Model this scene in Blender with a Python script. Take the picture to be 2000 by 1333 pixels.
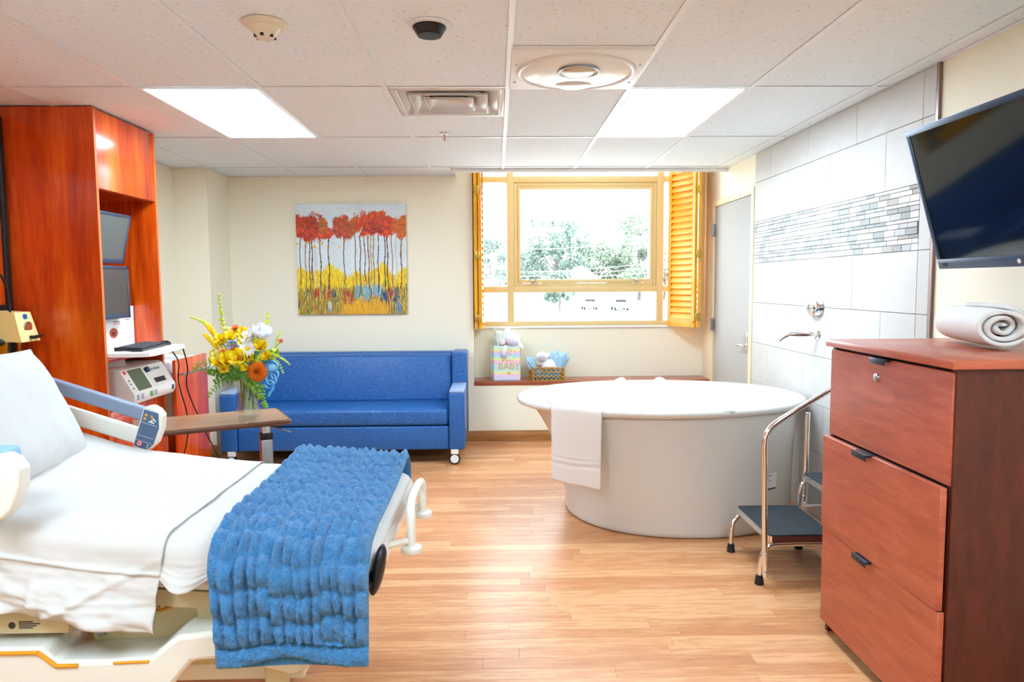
import bpy, bmesh, math, random
import numpy as np
from mathutils import Vector, Matrix, Euler

for _o in list(bpy.data.objects):
    bpy.data.objects.remove(_o, do_unlink=True)
SC = bpy.context.scene
COL = SC.collection
random.seed(7)
PI = math.pi

# ------------------------------------------------------------------ camera
F_PX, PITCH, YAW, ROLL, CAM_H = 1399.19, 0.0801116, 0.0216973, -0.0065446, 1.462
_cam = bpy.data.cameras.new('camera')
_cam.sensor_fit = 'HORIZONTAL'; _cam.sensor_width = 36.0
_cam.lens = F_PX / 2000.0 * 36.0
_cam.clip_start = 0.05; _cam.clip_end = 800
CAM = bpy.data.objects.new('camera', _cam); COL.objects.link(CAM)
_f = Vector((math.sin(YAW)*math.cos(PITCH), math.cos(YAW)*math.cos(PITCH), -math.sin(PITCH)))
_r = Vector((math.cos(YAW), -math.sin(YAW), 0)); _u = _r.cross(_f)
_r2 = _r*math.cos(ROLL) + _u*math.sin(ROLL); _u2 = -_r*math.sin(ROLL) + _u*math.cos(ROLL)
_m = Matrix((_r2, _u2, -_f)).transposed().to_4x4(); _m.translation = (0, 0, CAM_H)
CAM.matrix_world = _m
SC.camera = CAM

# ------------------------------------------------------------------ world, daylight, exposure
SKY_STRENGTH = 8.5
PANEL_STRENGTH = 18.0
W = bpy.data.worlds.new('overcast_sky'); SC.world = W; W.use_nodes = True
W.node_tree.nodes['Background'].inputs[0].default_value = (0.83, 0.96, 1.09, 1)
W.node_tree.nodes['Background'].inputs[1].default_value = SKY_STRENGTH
_p = bpy.data.lights.new('window_portal', 'AREA'); _p.shape = 'RECTANGLE'; _p.size = 2.1; _p.size_y = 1.85
_p.cycles.is_portal = True
_po = bpy.data.objects.new('window_portal', _p); COL.objects.link(_po)
_po.location = (0.88, 7.06, 1.98); _po.rotation_euler = (-PI/2, 0, 0)
SC.view_settings.view_transform = 'Standard'; SC.view_settings.look = 'None'
SC.view_settings.exposure = 0.68; SC.view_settings.gamma = 1.0
SC.view_settings.use_curve_mapping = False
SC.cycles.use_denoising = True
SC.cycles.max_bounces = 7; SC.cycles.diffuse_bounces = 4; SC.cycles.glossy_bounces = 3
SC.cycles.adaptive_threshold = 0.03
SC.cycles.transparent_max_bounces = 10
SC.cycles.caustics_reflective = False; SC.cycles.caustics_refractive = False
SC.cycles.sample_clamp_indirect = 8.0

# ------------------------------------------------------------------ helpers
def lin(h):
    if not isinstance(h, str): return tuple(h[:3]) + (1,)
    h = h.lstrip('#'); o = []
    for i in (0, 2, 4):
        c = int(h[i:i+2], 16)/255
        o.append(c/12.92 if c <= .04045 else ((c+.055)/1.055)**2.4)
    return tuple(o) + (1,)

def _newmat(name):
    m = bpy.data.materials.new(name); m.use_nodes = True
    nt = m.node_tree; b = nt.nodes['Principled BSDF']
    return m, nt, b

def _coord(nt, stretch=(1, 1, 1), src='Object'):
    tc = nt.nodes.new('ShaderNodeTexCoord'); mp = nt.nodes.new('ShaderNodeMapping')
    mp.inputs['Scale'].default_value = stretch
    nt.links.new(tc.outputs[src], mp.inputs[0]); return mp.outputs[0]

def _noise(nt, vec, scale, detail=3, rough=.55, dist=0):
    n = nt.nodes.new('ShaderNodeTexNoise'); n.inputs['Scale'].default_value = scale
    n.inputs['Detail'].default_value = detail; n.inputs['Roughness'].default_value = rough
    n.inputs['Distortion'].default_value = dist
    nt.links.new(vec, n.inputs['Vector']); return n.outputs[0]

def _ramp(nt, fac, stops):
    r = nt.nodes.new('ShaderNodeValToRGB'); e = r.color_ramp.elements
    e[0].position, e[0].color = stops[0][0], lin(stops[0][1])
    e[1].position, e[1].color = stops[-1][0], lin(stops[-1][1])
    for p, c in stops[1:-1]:
        k = e.new(p); k.color = lin(c)
    nt.links.new(fac, r.inputs[0]); return r.outputs[0]

def _bump(nt, b, fac, strength, dist):
    n = nt.nodes.new('ShaderNodeBump'); n.inputs['Strength'].default_value = strength
    n.inputs['Distance'].default_value = dist
    nt.links.new(fac, n.inputs['Height']); nt.links.new(n.outputs[0], b.inputs['Normal'])

def M(name, col, rough=.5, metal=0, spec=.5, var=None, bump=None, coat=0, sheen=0, emis=None, alpha=None, trans=0, ior=1.45):
    m, nt, b = _newmat(name); c = lin(col)
    b.inputs['Base Color'].default_value = c
    b.inputs['Roughness'].default_value = rough; b.inputs['Metallic'].default_value = metal
    b.inputs['Specular IOR Level'].default_value = spec
    b.inputs['Coat Weight'].default_value = coat; b.inputs['Coat Roughness'].default_value = .12
    b.inputs['Sheen Weight'].default_value = sheen
    b.inputs['Transmission Weight'].default_value = trans; b.inputs['IOR'].default_value = ior
    if emis:
        b.inputs['Emission Color'].default_value = lin(emis[0]); b.inputs['Emission Strength'].default_value = emis[1]
    if var:
        sc, amt, st = var
        f = _noise(nt, _coord(nt, st), sc)
        lo = tuple(x*(1-amt) for x in c[:3]); hi = tuple(min(1, x*(1+amt)) for x in c[:3])
        nt.links.new(_ramp(nt, f, [(.3, lo), (.7, hi)]), b.inputs['Base Color'])
    if bump:
        sc, st, d = bump[:3]
        f = _noise(nt, _coord(nt, bump[3] if len(bump) > 3 else (1, 1, 1)), sc, 4)
        _bump(nt, b, f, st, d)
    return m

def wood(name, dark, mid, light, stretch, rough=.35, coat=.3, scale=6, dist=.6):
    m, nt, b = _newmat(name)
    v = _coord(nt, stretch)
    f = _noise(nt, v, scale, 6, .6, dist)
    g = _noise(nt, v, scale*5, 3, .6, .2)
    mx = nt.nodes.new('ShaderNodeMath'); mx.operation = 'MULTIPLY_ADD'
    nt.links.new(g, mx.inputs[0]); mx.inputs[1].default_value = .35
    sb = nt.nodes.new('ShaderNodeMath'); sb.operation = 'SUBTRACT'; nt.links.new(f, sb.inputs[0]); sb.inputs[1].default_value = .175
    nt.links.new(sb.outputs[0], mx.inputs[2])
    nt.links.new(_ramp(nt, mx.outputs[0], [(.28, dark), (.5, mid), (.72, light)]), b.inputs['Base Color'])
    b.inputs['Roughness'].default_value = rough; b.inputs['Coat Weight'].default_value = coat
    b.inputs['Coat Roughness'].default_value = .15
    return m

def vcol(name, rough=.6, attr='Col', bump=None):
    m, nt, b = _newmat(name)
    a = nt.nodes.new('ShaderNodeVertexColor'); a.layer_name = attr
    nt.links.new(a.outputs[0], b.inputs['Base Color']); b.inputs['Roughness'].default_value = rough
    if bump: _bump(nt, b, _noise(nt, _coord(nt), bump[0]), bump[1], bump[2])
    return m

def thin_glass(name, tint=(1, 1, 1), gloss=.08, rough=.02):
    m = bpy.data.materials.new(name); m.use_nodes = True; nt = m.node_tree
    nt.nodes.remove(nt.nodes['Principled BSDF'])
    t = nt.nodes.new('ShaderNodeBsdfTransparent'); t.inputs[0].default_value = tuple(tint) + (1,)
    g = nt.nodes.new('ShaderNodeBsdfGlossy'); g.inputs['Roughness'].default_value = rough
    mx = nt.nodes.new('ShaderNodeMixShader'); mx.inputs[0].default_value = gloss
    nt.links.new(t.outputs[0], mx.inputs[1]); nt.links.new(g.outputs[0], mx.inputs[2])
    nt.links.new(mx.outputs[0], nt.nodes['Material Output'].inputs[0])
    return m

def off_of(o):
    return OFF.get(o.name, Vector((0, 0, 0))) if o else Vector((0, 0, 0))
OFF = {}

def tag(o, label=None, cat=None, group=None, kind=None):
    if label: o['label'] = label
    if cat: o['category'] = cat
    if group: o['group'] = group
    if kind: o['kind'] = kind
    return o

def thing(name, loc, label, cat, group=None, rot=None):
    """an Empty at the thing's base; parts of an unrotated thing are given in room coordinates"""
    o = bpy.data.objects.new(name, None); COL.objects.link(o); o.location = loc
    o.empty_display_size = .1
    if rot is not None:
        o.rotation_euler = rot
    else:
        OFF[o.name] = Vector(loc)
    return tag(o, label, cat, group)

class G:
    def __init__(s): s.v = []; s.f = []; s.c = None
    def add(s, vs, fs):
        n = len(s.v); s.v += [tuple(map(float, p)) for p in vs]; s.f += [tuple(i+n for i in f) for f in fs]; return s
    def box(s, a, b, bev=0, seg=2):
        x0, y0, z0 = [min(p, q) for p, q in zip(a, b)]; x1, y1, z1 = [max(p, q) for p, q in zip(a, b)]
        vs = [(x0,y0,z0),(x1,y0,z0),(x1,y1,z0),(x0,y1,z0),(x0,y0,z1),(x1,y0,z1),(x1,y1,z1),(x0,y1,z1)]
        fs = [(0,3,2,1),(4,5,6,7),(0,1,5,4),(1,2,6,5),(2,3,7,6),(3,0,4,7)]
        if bev <= 0: return s.add(vs, fs)
        bm = bmesh.new(); bv = [bm.verts.new(p) for p in vs]
        for f in fs: bm.faces.new([bv[i] for i in f])
        bmesh.ops.bevel(bm, geom=bm.edges[:], offset=min(bev, .49*min(x1-x0, y1-y0, z1-z0)), segments=seg, profile=.5, affect='EDGES')
        bm.verts.index_update()
        s.add([p.co[:] for p in bm.verts], [tuple(q.index for q in f.verts) for f in bm.faces]); bm.free(); return s
    def cyl(s, p0, p1, r, r2=None, n=16, cap=True):
        p0, p1 = Vector(p0), Vector(p1); r2 = r if r2 is None else r2
        d = (p1-p0).normalized(); a = d.orthogonal().normalized(); b = d.cross(a)
        vs = []
        for p, q in ((p0, r), (p1, r2)):
            for i in range(n):
                t = 2*PI*i/n; vs.append(p + (a*math.cos(t) + b*math.sin(t))*q)
        fs = [(i, (i+1) % n, n+(i+1) % n, n+i) for i in range(n)]
        if cap: fs += [tuple(range(n-1, -1, -1)), tuple(range(n, 2*n))]
        return s.add(vs, fs)
    def tube(s, pts, r, n=10, closed=False, rs=None):
        P = [Vector(p) for p in pts]; k = len(P); vs = []; fs = []
        up = None
        for i in range(k):
            if closed: d = (P[(i+1) % k]-P[i-1]).normalized()
            else: d = (P[min(i+1, k-1)]-P[max(i-1, 0)]).normalized()
            if up is None: a = d.orthogonal().normalized()
            else:
                a = up - d*up.dot(d); a = a.normalized() if a.length > 1e-6 else d.orthogonal().normalized()
            up = a; b = d.cross(a); q = rs[i] if rs else r
            for j in range(n):
                t = 2*PI*j/n; vs.append(P[i] + (a*math.cos(t)+b*math.sin(t))*q)
        for i in range(k if closed else k-1):
            i2 = (i+1) % k
            for j in range(n): fs.append((i*n+j, i*n+(j+1) % n, i2*n+(j+1) % n, i2*n+j))
        if not closed: fs += [tuple(range(n-1, -1, -1)), tuple(range((k-1)*n, k*n))]
        return s.add(vs, fs)
    def lathe(s, prof, c=(0, 0, 0), n=32, sx=1, sy=1, axis='z'):
        vs = []; fs = []; k = len(prof)
        for r, h in prof:
            for j in range(n):
                t = 2*PI*j/n; x, y, z = r*math.cos(t)*sx, r*math.sin(t)*sy, h
                if axis == 'x': x, y, z = z, x, y
                elif axis == 'y': x, y, z = x, z, -y if False else y
                vs.append((c[0]+x, c[1]+y, c[2]+z))
        for i in range(k-1):
            for j in range(n): fs.append((i*n+j, i*n+(j+1) % n, (i+1)*n+(j+1) % n, (i+1)*n+j))
        if prof[0][0] > 1e-6: fs.append(tuple(range(n-1, -1, -1)))
        if prof[-1][0] > 1e-6: fs.append(tuple(range((k-1)*n, k*n)))
        return s.add(vs, fs)
    def sph(s, c, r, n=14, m=10, R=None):
        rx, ry, rz = (r, r, r) if not hasattr(r, '__len__') else r
        vs = []; fs = []
        for i in range(m+1):
            p = PI*i/m
            for j in range(n):
                t = 2*PI*j/n; q = Vector((rx*math.sin(p)*math.cos(t), ry*math.sin(p)*math.sin(t), rz*math.cos(p)))
                if R is not None: q = R @ q
                vs.append((c[0]+q.x, c[1]+q.y, c[2]+q.z))
        for i in range(m):
            for j in range(n): fs.append((i*n+j, (i+1)*n+j, (i+1)*n+(j+1) % n, i*n+(j+1) % n))
        return s.add(vs, fs)
    def prism(s, pts, axis, lo, hi):
        n = len(pts); vs = []
        for h in (lo, hi):
            for a, b in pts:
                vs.append({'x': (h, a, b), 'y': (a, h, b), 'z': (a, b, h)}[axis])
        return s.add(vs, [tuple(range(n-1, -1, -1)), tuple(range(n, 2*n))] + [(i, (i+1) % n, n+(i+1) % n, n+i) for i in range(n)])
    def grid(s, A, cu=False, cv=False):
        nu, nv = A.shape[:2]; vs = A.reshape(-1, 3).tolist(); fs = []
        for i in range(nu if cu else nu-1):
            for j in range(nv if cv else nv-1):
                fs.append((i*nv+j, ((i+1) % nu)*nv+j, ((i+1) % nu)*nv+(j+1) % nv, i*nv+(j+1) % nv))
        return s.add(vs, fs)
    def done(s, name, mat, parent=None, label=None, cat=None, group=None, kind=None, sharp=38, sub=0, solid=0, recalc=True):
        off = off_of(parent)
        if parent is None and s.v:
            a = np.array(s.v); off = Vector((float(a[:, 0].min()+a[:, 0].max())/2, float(a[:, 1].min()+a[:, 1].max())/2, float(a[:, 2].min())))
        me = bpy.data.meshes.new(name)
        me.from_pydata([(p[0]-off.x, p[1]-off.y, p[2]-off.z) for p in s.v], [], s.f)
        if recalc:
            bm = bmesh.new(); bm.from_mesh(me); bmesh.ops.recalc_face_normals(bm, faces=bm.faces[:]); bm.to_mesh(me); bm.free()
        me.polygons.foreach_set('use_smooth', [True]*len(me.polygons))
        if sharp is not None: me.set_sharp_from_angle(angle=math.radians(sharp))
        o = bpy.data.objects.new(name, me); COL.objects.link(o)
        me.materials.append(mat)
        if parent is None: o.location = off; OFF[o.name] = off
        else:
            o.parent = parent
            if parent.name in OFF: OFF[o.name] = OFF[parent.name]
        if solid:
            md = o.modifiers.new('thickness', 'SOLIDIFY'); md.thickness = solid; md.offset = -1
        if sub:
            md = o.modifiers.new('smooth', 'SUBSURF'); md.levels = sub; md.render_levels = sub
        return tag(o, label, cat, group, kind)

def piece(name, me, loc, parent, rot=None, scale=None):
    """a copy sharing mesh data; loc in room coordinates"""
    o = bpy.data.objects.new(name, me); COL.objects.link(o); o.parent = parent
    o.location = Vector(loc) - off_of(parent)
    if rot is not None: o.rotation_euler = rot
    if scale is not None: o.scale = scale
    return o

def mesh_of(g, name, mat, sharp=38):
    me = bpy.data.meshes.new(name); me.from_pydata(g.v, [], g.f)
    bm = bmesh.new(); bm.from_mesh(me); bmesh.ops.recalc_face_normals(bm, faces=bm.faces[:]); bm.to_mesh(me); bm.free()
    me.polygons.foreach_set('use_smooth', [True]*len(me.polygons)); me.set_sharp_from_angle(angle=math.radians(sharp))
    me.materials.append(mat); return me

def text(string, size, mat, parent, mtx, name='lettering', extrude=.0006, align='CENTER'):
    cu = bpy.data.curves.new(name, 'FONT'); cu.body = string; cu.size = size; cu.extrude = extrude
    cu.align_x = align; cu.align_y = 'CENTER'
    t = bpy.data.objects.new(name+'_curve', cu); COL.objects.link(t)
    dg = bpy.context.evaluated_depsgraph_get()
    me = bpy.data.meshes.new_from_object(t.evaluated_get(dg)); bpy.data.objects.remove(t, do_unlink=True)
    me.name = name; me.transform(mtx); off = off_of(parent)
    me.transform(Matrix.Translation(-off)); me.materials.clear(); me.materials.append(mat)
    o = bpy.data.objects.new(name, me); COL.objects.link(o); o.parent = parent
    return o

def frame(right, up, at):
    r = Vector(right).normalized(); u = Vector(up).normalized(); n = r.cross(u)
    m = Matrix((r, u, n)).transposed().to_4x4(); m.translation = at; return m

def arc(c, r, a0, a1, n, plane='xz', d=0):
    o = []
    for i in range(n+1):
        t = math.radians(a0+(a1-a0)*i/n); p, q = c[0]+r*math.cos(t), c[1]+r*math.sin(t)
        o.append({'xz': (p, d, q), 'yz': (d, p, q), 'xy': (p, q, d)}[plane])
    return o

def smooth_path(P, n=8):
    P = [Vector(p) for p in P]; out = []
    for i in range(len(P)-1):
        p0, p1, p2, p3 = P[max(i-1, 0)], P[i], P[i+1], P[min(i+2, len(P)-1)]
        for k in range(n):
            t = k/n
            out.append(.5*((2*p1)+(p2-p0)*t+(2*p0-5*p1+4*p2-p3)*t*t+(3*p1-p0-3*p2+p3)*t**3))
    out.append(P[-1]); return out

def fbm(x, y, seed=0, oct=4, base=1.0):
    rs = np.random.RandomState(seed); o = np.zeros_like(x); a = 1.0; f = base; tot = 0
    for k in range(oct):
        for j in range(4):
            th = rs.rand()*2*PI; ph = rs.rand()*2*PI; ff = f*(.7+.6*rs.rand())
            o += a*np.sin((x*np.cos(th)+y*np.sin(th))*ff*2*PI+ph)/2
        tot += a; a *= .5; f *= 2
    return o/tot
# ------------------------------------------------------------------ materials
m_wall = M('cream_wall_paint', '#f4ecd5', .6, spec=.3, bump=(350, .06, .002))
m_white = M('white_paint', '#f3f3f2', .5, spec=.4)
m_tile_c = None
def speckle():
    m, nt, b = _newmat('speckled_ceiling_tile')
    v = _coord(nt); n1 = _noise(nt, v, 95, 2, .7); n2 = _noise(nt, v, 40, 2, .6)
    ad = nt.nodes.new('ShaderNodeMath'); ad.operation = 'MULTIPLY'; nt.links.new(n1, ad.inputs[0]); nt.links.new(n2, ad.inputs[1])
    nt.links.new(_ramp(nt, ad.outputs[0], [(.125, '#c9c4c2'), (.165, '#edf4f8')]), b.inputs['Base Color'])
    b.inputs['Roughness'].default_value = .9; b.inputs['Specular IOR Level'].default_value = .1
    _bump(nt, b, n1, .25, .004); return m
m_ctile = speckle()
m_tee = M('white_ceiling_tee', '#eff3f5', .4)
def plank_mat():
    m, nt, b = _newmat('oak_strip_floor')
    v = _coord(nt, (1, 9, 1)); oi = nt.nodes.new('ShaderNodeObjectInfo')
    ad = nt.nodes.new('ShaderNodeVectorMath'); ad.operation = 'ADD'
    cb = nt.nodes.new('ShaderNodeCombineXYZ'); ml = nt.nodes.new('ShaderNodeMath'); ml.operation = 'MULTIPLY'
    nt.links.new(oi.outputs['Random'], ml.inputs[0]); ml.inputs[1].default_value = 37
    nt.links.new(ml.outputs[0], cb.inputs[0]); nt.links.new(ml.outputs[0], cb.inputs[1])
    nt.links.new(v, ad.inputs[0]); nt.links.new(cb.outputs[0], ad.inputs[1])
    f = _noise(nt, ad.outputs[0], 5, 5, .6, .4)
    g = _noise(nt, ad.outputs[0], 26, 3, .6, .1)
    m1 = nt.nodes.new('ShaderNodeMath'); m1.operation = 'MULTIPLY_ADD'; nt.links.new(g, m1.inputs[0]); m1.inputs[1].default_value = .3; nt.links.new(f, m1.inputs[2])
    m2 = nt.nodes.new('ShaderNodeMath'); m2.operation = 'MULTIPLY_ADD'; nt.links.new(oi.outputs['Random'], m2.inputs[0]); m2.inputs[1].default_value = .34
    nt.links.new(m1.outputs[0], m2.inputs[2])
    nt.links.new(_ramp(nt, m2.outputs[0], [(.40, '#ae6a3a'), (.78, '#c88857'), (1.12, '#dba372')]), b.inputs['Base Color'])
    b.inputs['Roughness'].default_value = .34; b.inputs['Specular IOR Level'].default_value = .5
    _bump(nt, b, g, .05, .002)
    return m
m_floor = plank_mat()
m_base = wood('baseboard_oak', '#8a5a30', '#a5703f', '#b98450', (1, 1, 12), .4, .1, 3)
m_cherry = wood('red_cherry_laminate', '#9a2804', '#cf480a', '#ea6e14', (6, 6, .6), .22, .4, 1.2, .7)
m_cherry_edge = M('cherry_edge_band', '#c4622c', .35)
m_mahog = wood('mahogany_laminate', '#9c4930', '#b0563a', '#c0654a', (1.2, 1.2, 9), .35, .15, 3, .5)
m_mahog_shaded = wood('mahogany_upright_shaded', '#42170b', '#4f1b0e', '#5d2214', (6, 6, 1.6), .55, 0, 4, .5)  # upright-grain laminate, with the shade on the cabinet sides put into its colours
m_darkgap = M('dark_recess', '#1c0d08', .7)
m_sill = wood('red_brown_sill_laminate', '#8a4024', '#a04d2c', '#b25d38', (1.5, 8, 8), .3, .3, 2, .5)
m_table = wood('brown_table_laminate', '#754726', '#8a5734', '#99663e', (1.5, 8, 8), .28, .3, 2, .5)
m_table_edge = M('dark_brown_edge', '#5a3522', .4)
m_chrome = M('chrome', '#f2f2f2', .08, metal=1)
m_steel = M('brushed_steel', '#c2c4c6', .28, metal=1)
m_alu = M('grey_aluminium', '#9a9da0', .35, metal=1)
m_black = M('black_plastic', '#17181a', .35)
m_blackrub = M('black_rubber', '#1e2022', .7, bump=(300, .1, .002))
m_mat = M('black_step_mat', '#20262d', .6, var=(9, .35, (1, 1, 1)), bump=(260, .15, .003))
m_sofa = M('blue_vinyl_upholstery', '#235c9c', .38, spec=.5, var=(95, .42, (1, 1, 1)), bump=(140, .35, .004))
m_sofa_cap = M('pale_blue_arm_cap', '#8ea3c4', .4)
m_sheet = M('white_bed_linen', '#cfcbc5', .8, spec=.15, sheen=.15, bump=(900, .05, .001))
m_pillow = M('white_pillowcase', '#d0cecb', .8, spec=.15, sheen=.15, bump=(700, .05, .001))
m_terry = M('white_terry_cloth', '#ebe6df', .95, spec=.1, sheen=.3, bump=(420, .55, .006))
m_blanket = M('blue_plush', '#3d82b8', .9, spec=.1, sheen=.35, var=(120, .22, (1, 1, 1)), bump=(190, .9, .010))
m_bedbeige = M('beige_bed_plastic', '#cfc29a', .4)
m_bedwhite = M('cream_bed_plastic', '#e9e5d8', .35)
m_bedgrey = M('slate_grey_plastic', '#7f8ba0', .4)
m_panelblue = M('slate_blue_keypad', '#4f6380', .35)
m_orange = M('orange_stripe', '#e89a1c', .4)
m_red = M('red_print', '#d8302a', .45)
m_tub = M('white_acrylic', '#d9d5ce', .16, spec=.5)
m_walltile = M('white_wall_tile', '#c8c3bc', .42, spec=.15, var=(2.2, .03, (1, 3, 6)))
m_bull = M('white_bullnose_tile', '#c4bfb9', .4, spec=.15)
m_grout = M('pale_grout', '#84868a', .8)
m_mos = [M('mosaic_white', '#d2cdc6', .4, spec=.15), M('mosaic_grey', '#94948f', .4, spec=.15), M('mosaic_pearl', '#b0aeaa', .4, spec=.15), M('mosaic_taupe', '#a59c92', .4, spec=.15)]
m_door = M('pale_grey_door', '#b2b0ab', .6, spec=.2)
m_doorframe = M('cream_door_frame', '#e6d6ad', .45)
m_winframe = M('tan_window_frame', '#e2c88e', .42)
m_shutter = M('yellow_stained_shutter', '#e8a11c', .4, var=(3, .12, (4, 4, 1)))
m_brass = M('brass', '#c9a04a', .3, metal=1)
m_pane = thin_glass('window_glass', (.99, 1, 1), .05)
m_diff = M('lit_diffuser', '#ffffff', .5, emis=((.74, .98, 1.20), PANEL_STRENGTH))
m_screen = M('dark_screen', '#0c0d10', .06, spec=.6)
m_lcd = M('grey_lcd', '#565754', .25)
m_lcd2 = M('grey_monitor_screen', '#433d39', .3)
m_bezel = M('blue_grey_bezel', '#3a4a62', .3, metal=.4)
m_paper = M('white_paper', '#f0f0ee', .8)
m_devwhite = M('white_device_plastic', '#e8e6e2', .4)
m_smoke = M('ivory_plastic', '#e4d9c2', .45)
m_black_flat = M('black_grille', '#26282c', .55)
m_yellow = M('yellow_gas_panel', '#eaa614', .4)
m_paleyel = M('pale_yellow_enamel', '#f3e09a', .35)
m_clear = thin_glass('clear_glass', (.97, .985, .97), .14)
m_water = thin_glass('vase_water', (.93, .96, .88), .05)
m_stem = M('green_stem', '#6d9a2c', .5)
m_leaf = M('green_leaf', '#86b93a', .5, var=(30, .3, (1, 1, 1)))
m_leafd = M('dark_green_leaf', '#578f2c', .5, var=(30, .3, (1, 1, 1)))
m_lime = M('lime_bud', '#d3e650', .55)
m_pyel = M('yellow_petal', '#ffe016', .55)
m_porg = M('orange_petal', '#e8730c', .6)
m_pwhite = M('white_petal', '#f5f5fa', .6)
m_ppale = M('pale_yellow_petal', '#f1ea8a', .6)
m_pblue = M('pale_blue_petal', '#a9c8ef', .6)
m_ribbon = M('sky_blue_ribbon', '#4fb4e6', .4)
m_tissue_m = M('mint_tissue_paper', '#e9f4ee', .8, trans=0)
m_tissue_b = M('pale_blue_tissue_paper', '#b9dff2', .8)
m_plush = M('white_plush', '#f3eff0', .95, sheen=.4, bump=(300, .3, .004))
m_plushg = M('grey_plush', '#c9c3d2', .95, sheen=.4)
m_wicker = M('straw_wicker', '#c8933a', .6, var=(60, .3, (1, 1, 1)))
m_gold = M('gold_foil', '#e3b31a', .35, metal=.5)
m_dark_text = M('dark_print', '#3a3a40', .6)
m_coil = M('white_cable', '#e5e3dc', .5)
m_plasticbag = thin_glass('clear_plastic_bag', (.93, .88, .9), .22, .2)

# ------------------------------------------------------------------ the room
XL, XR, YB, YF, H = -2.68, 1.993, 6.58, -1.6, 2.435
NX, NY = -0.21, 6.88          # window recess: left side, back
PX, PY, PZ = -0.35, 6.2, 2.95 # ceiling pocket over the window
WX0, WX1, WZ0, WZ1 = -0.185, 1.955, 1.055, 2.80

floor = G().box((XL-.2, YF-.2, -.06), (XR+.2, NY+.2, -.004)).done('floor', m_floor, kind='structure')
# strip planks laid across the room
prs = random.Random(3)
PW = .0762; y = 1.55; row = 0
plank_cache = {}
while y < YB-.005:
    w = min(PW, YB-.002-y)
    x = -1.0 - prs.random()*.9
    while x < XR-.005:
        L = prs.choice((.6, .75, .9, 1.05, 1.2)); x1 = min(x+L, XR-.002)
        if x1 - x > .03:
            key = (round(x1-x, 3), round(w, 4))
            if key not in plank_cache:
                a, b = (x1-x)/2-.0004, w/2-.0004
                plank_cache[key] = mesh_of(G().box((-a, -b, -.004), (a, b, 0), .0006, 1), 'floor_plank', m_floor, 15)
            piece('floor_plank', plank_cache[key], ((x+x1)/2, y+w/2, 0), floor)
        x = x1
    y += PW; row += 1
G().box((XL, YF, -.004), (-1.0, 1.55, -.0005)).box((-1.0, YF, -.004), (XR, 1.55, -.0005)).box((XL, 1.55, -.004), (-1.9, YB, -.0005)).done('unbroken_floor', m_floor, floor, kind='stuff')

T = .2
g = G().box((XL-T, YF-T, 0), (XL, YB+T, H+.6))
wall_left = g.done('wall_left', m_wall, kind='structure')
G().box((XL, YF-T, 0), (XR+T, YF, H+.6)).done('wall_front', m_wall, kind='structure')
g = G().box((XL, YB, 0), (NX, NY+.16, H+.6))
g.box((NX, YB, 0), (XR, NY+.16, .521))
g.box((NX, NY, .521), (WX0, NY+.16, PZ+.1)).box((WX1, NY, .521), (XR, NY+.16, PZ+.1))
g.box((WX0, NY, .521), (WX1, NY+.16, WZ0)).box((WX0, NY, WZ1), (WX1, NY+.16, PZ+.1))
wall_back = g.done('wall_back', m_wall, kind='structure')
G().box((XL, 6.10, 0), (-2.40, YB, H+.02)).done('wall_corner', m_wall, kind='structure')
wall_right = G().box((XR, YF-T, 0), (XR+T, NY+.16, PZ+.1)).done('wall_right', m_wall, kind='structure')
# baseboards
G().box((-2.40, YB-.012, 0), (XR, YB, .10), .004).done('baseboard_back', m_base, kind='structure')
G().box((XL, 6.088, 0), (-2.388, 6.10, .10), .004).done('baseboard_corner', m_base, kind='structure')
G().box((XR-.012, YF, 0), (XR, 3.22, .10), .004).done('baseboard_right', m_base, kind='structure')

# ceiling: slab, tiles and tee grid
ceiling = G().box((XL, YF, H+.09), (XR, PY, H+.14)).box((XL, PY, H+.09), (PX, YB, H+.14)) \
    .box((PX-.02, PY-.02, H-.004), (XR, PY, PZ)).box((PX-.02, PY, H-.004), (PX, YB, PZ)) \
    .box((PX-.02, PY-.02, PZ), (XR, NY+.16, PZ+.06)).done('ceiling', m_white, kind='structure')
G().box((PX-.02, PY-.02, H-.03), (XR, PY-.006, H+.0)).done('trim_1', m_white, kind='structure')
xs = [XL] + [.066+.61*k for k in range(-4, 4)] + [XR]
ys = [YF, -1.233, -.013, 1.207, 2.427, 3.647, 4.867, 6.087, YB]
tcache = {}
def ctile(x0, x1, y0, y1):
    k = (round(x1-x0, 3), round(y1-y0, 3))
    if k not in tcache:
        a, b = (x1-x0)/2-.004, (y1-y0)/2-.004
        tcache[k] = mesh_of(G().box((-a, -b, 0), (a, b, .018)), 'ceiling_tile', m_ctile)
    piece('ceiling_tile', tcache[k], ((x0+x1)/2, (y0+y1)/2, H+.002), ceiling)
LIGHTS = []
for i in range(len(xs)-1):
    for j in range(len(ys)-1):
        x0, x1, y0, y1 = xs[i], xs[i+1], ys[j], ys[j+1]
        cx = (x0+x1)/2
        if j == 7 and x0 > -.6:
            if x0 < 0: ctile(x0, PX-.02, y0, y1); ctile(PX-.02, x1, y0, PY-.02)
            else: ctile(x0, x1, y0, PY-.02)
            continue
        if j == 5 and (abs(cx+1.459) < .02 or abs(cx-.981) < .02): LIGHTS.append((x0, x1, y0, y1)); continue
        if j == 2 and (abs(cx+1.459) < .02 or abs(cx-.981) < .02): LIGHTS.append((x0, x1, y0, y1)); continue  # unseen pair behind the camera, added to brighten the bed and near walls
        if j == 5 and abs(cx+.239) < .02: ctile(x0, x1, y0+.61, y1); continue
        if j == 4 and abs(cx-.371) < .02: ctile(x0, x1, y0, y0+.61); continue
        ctile(x0, x1, y0, y1)
tw = .0118
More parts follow.
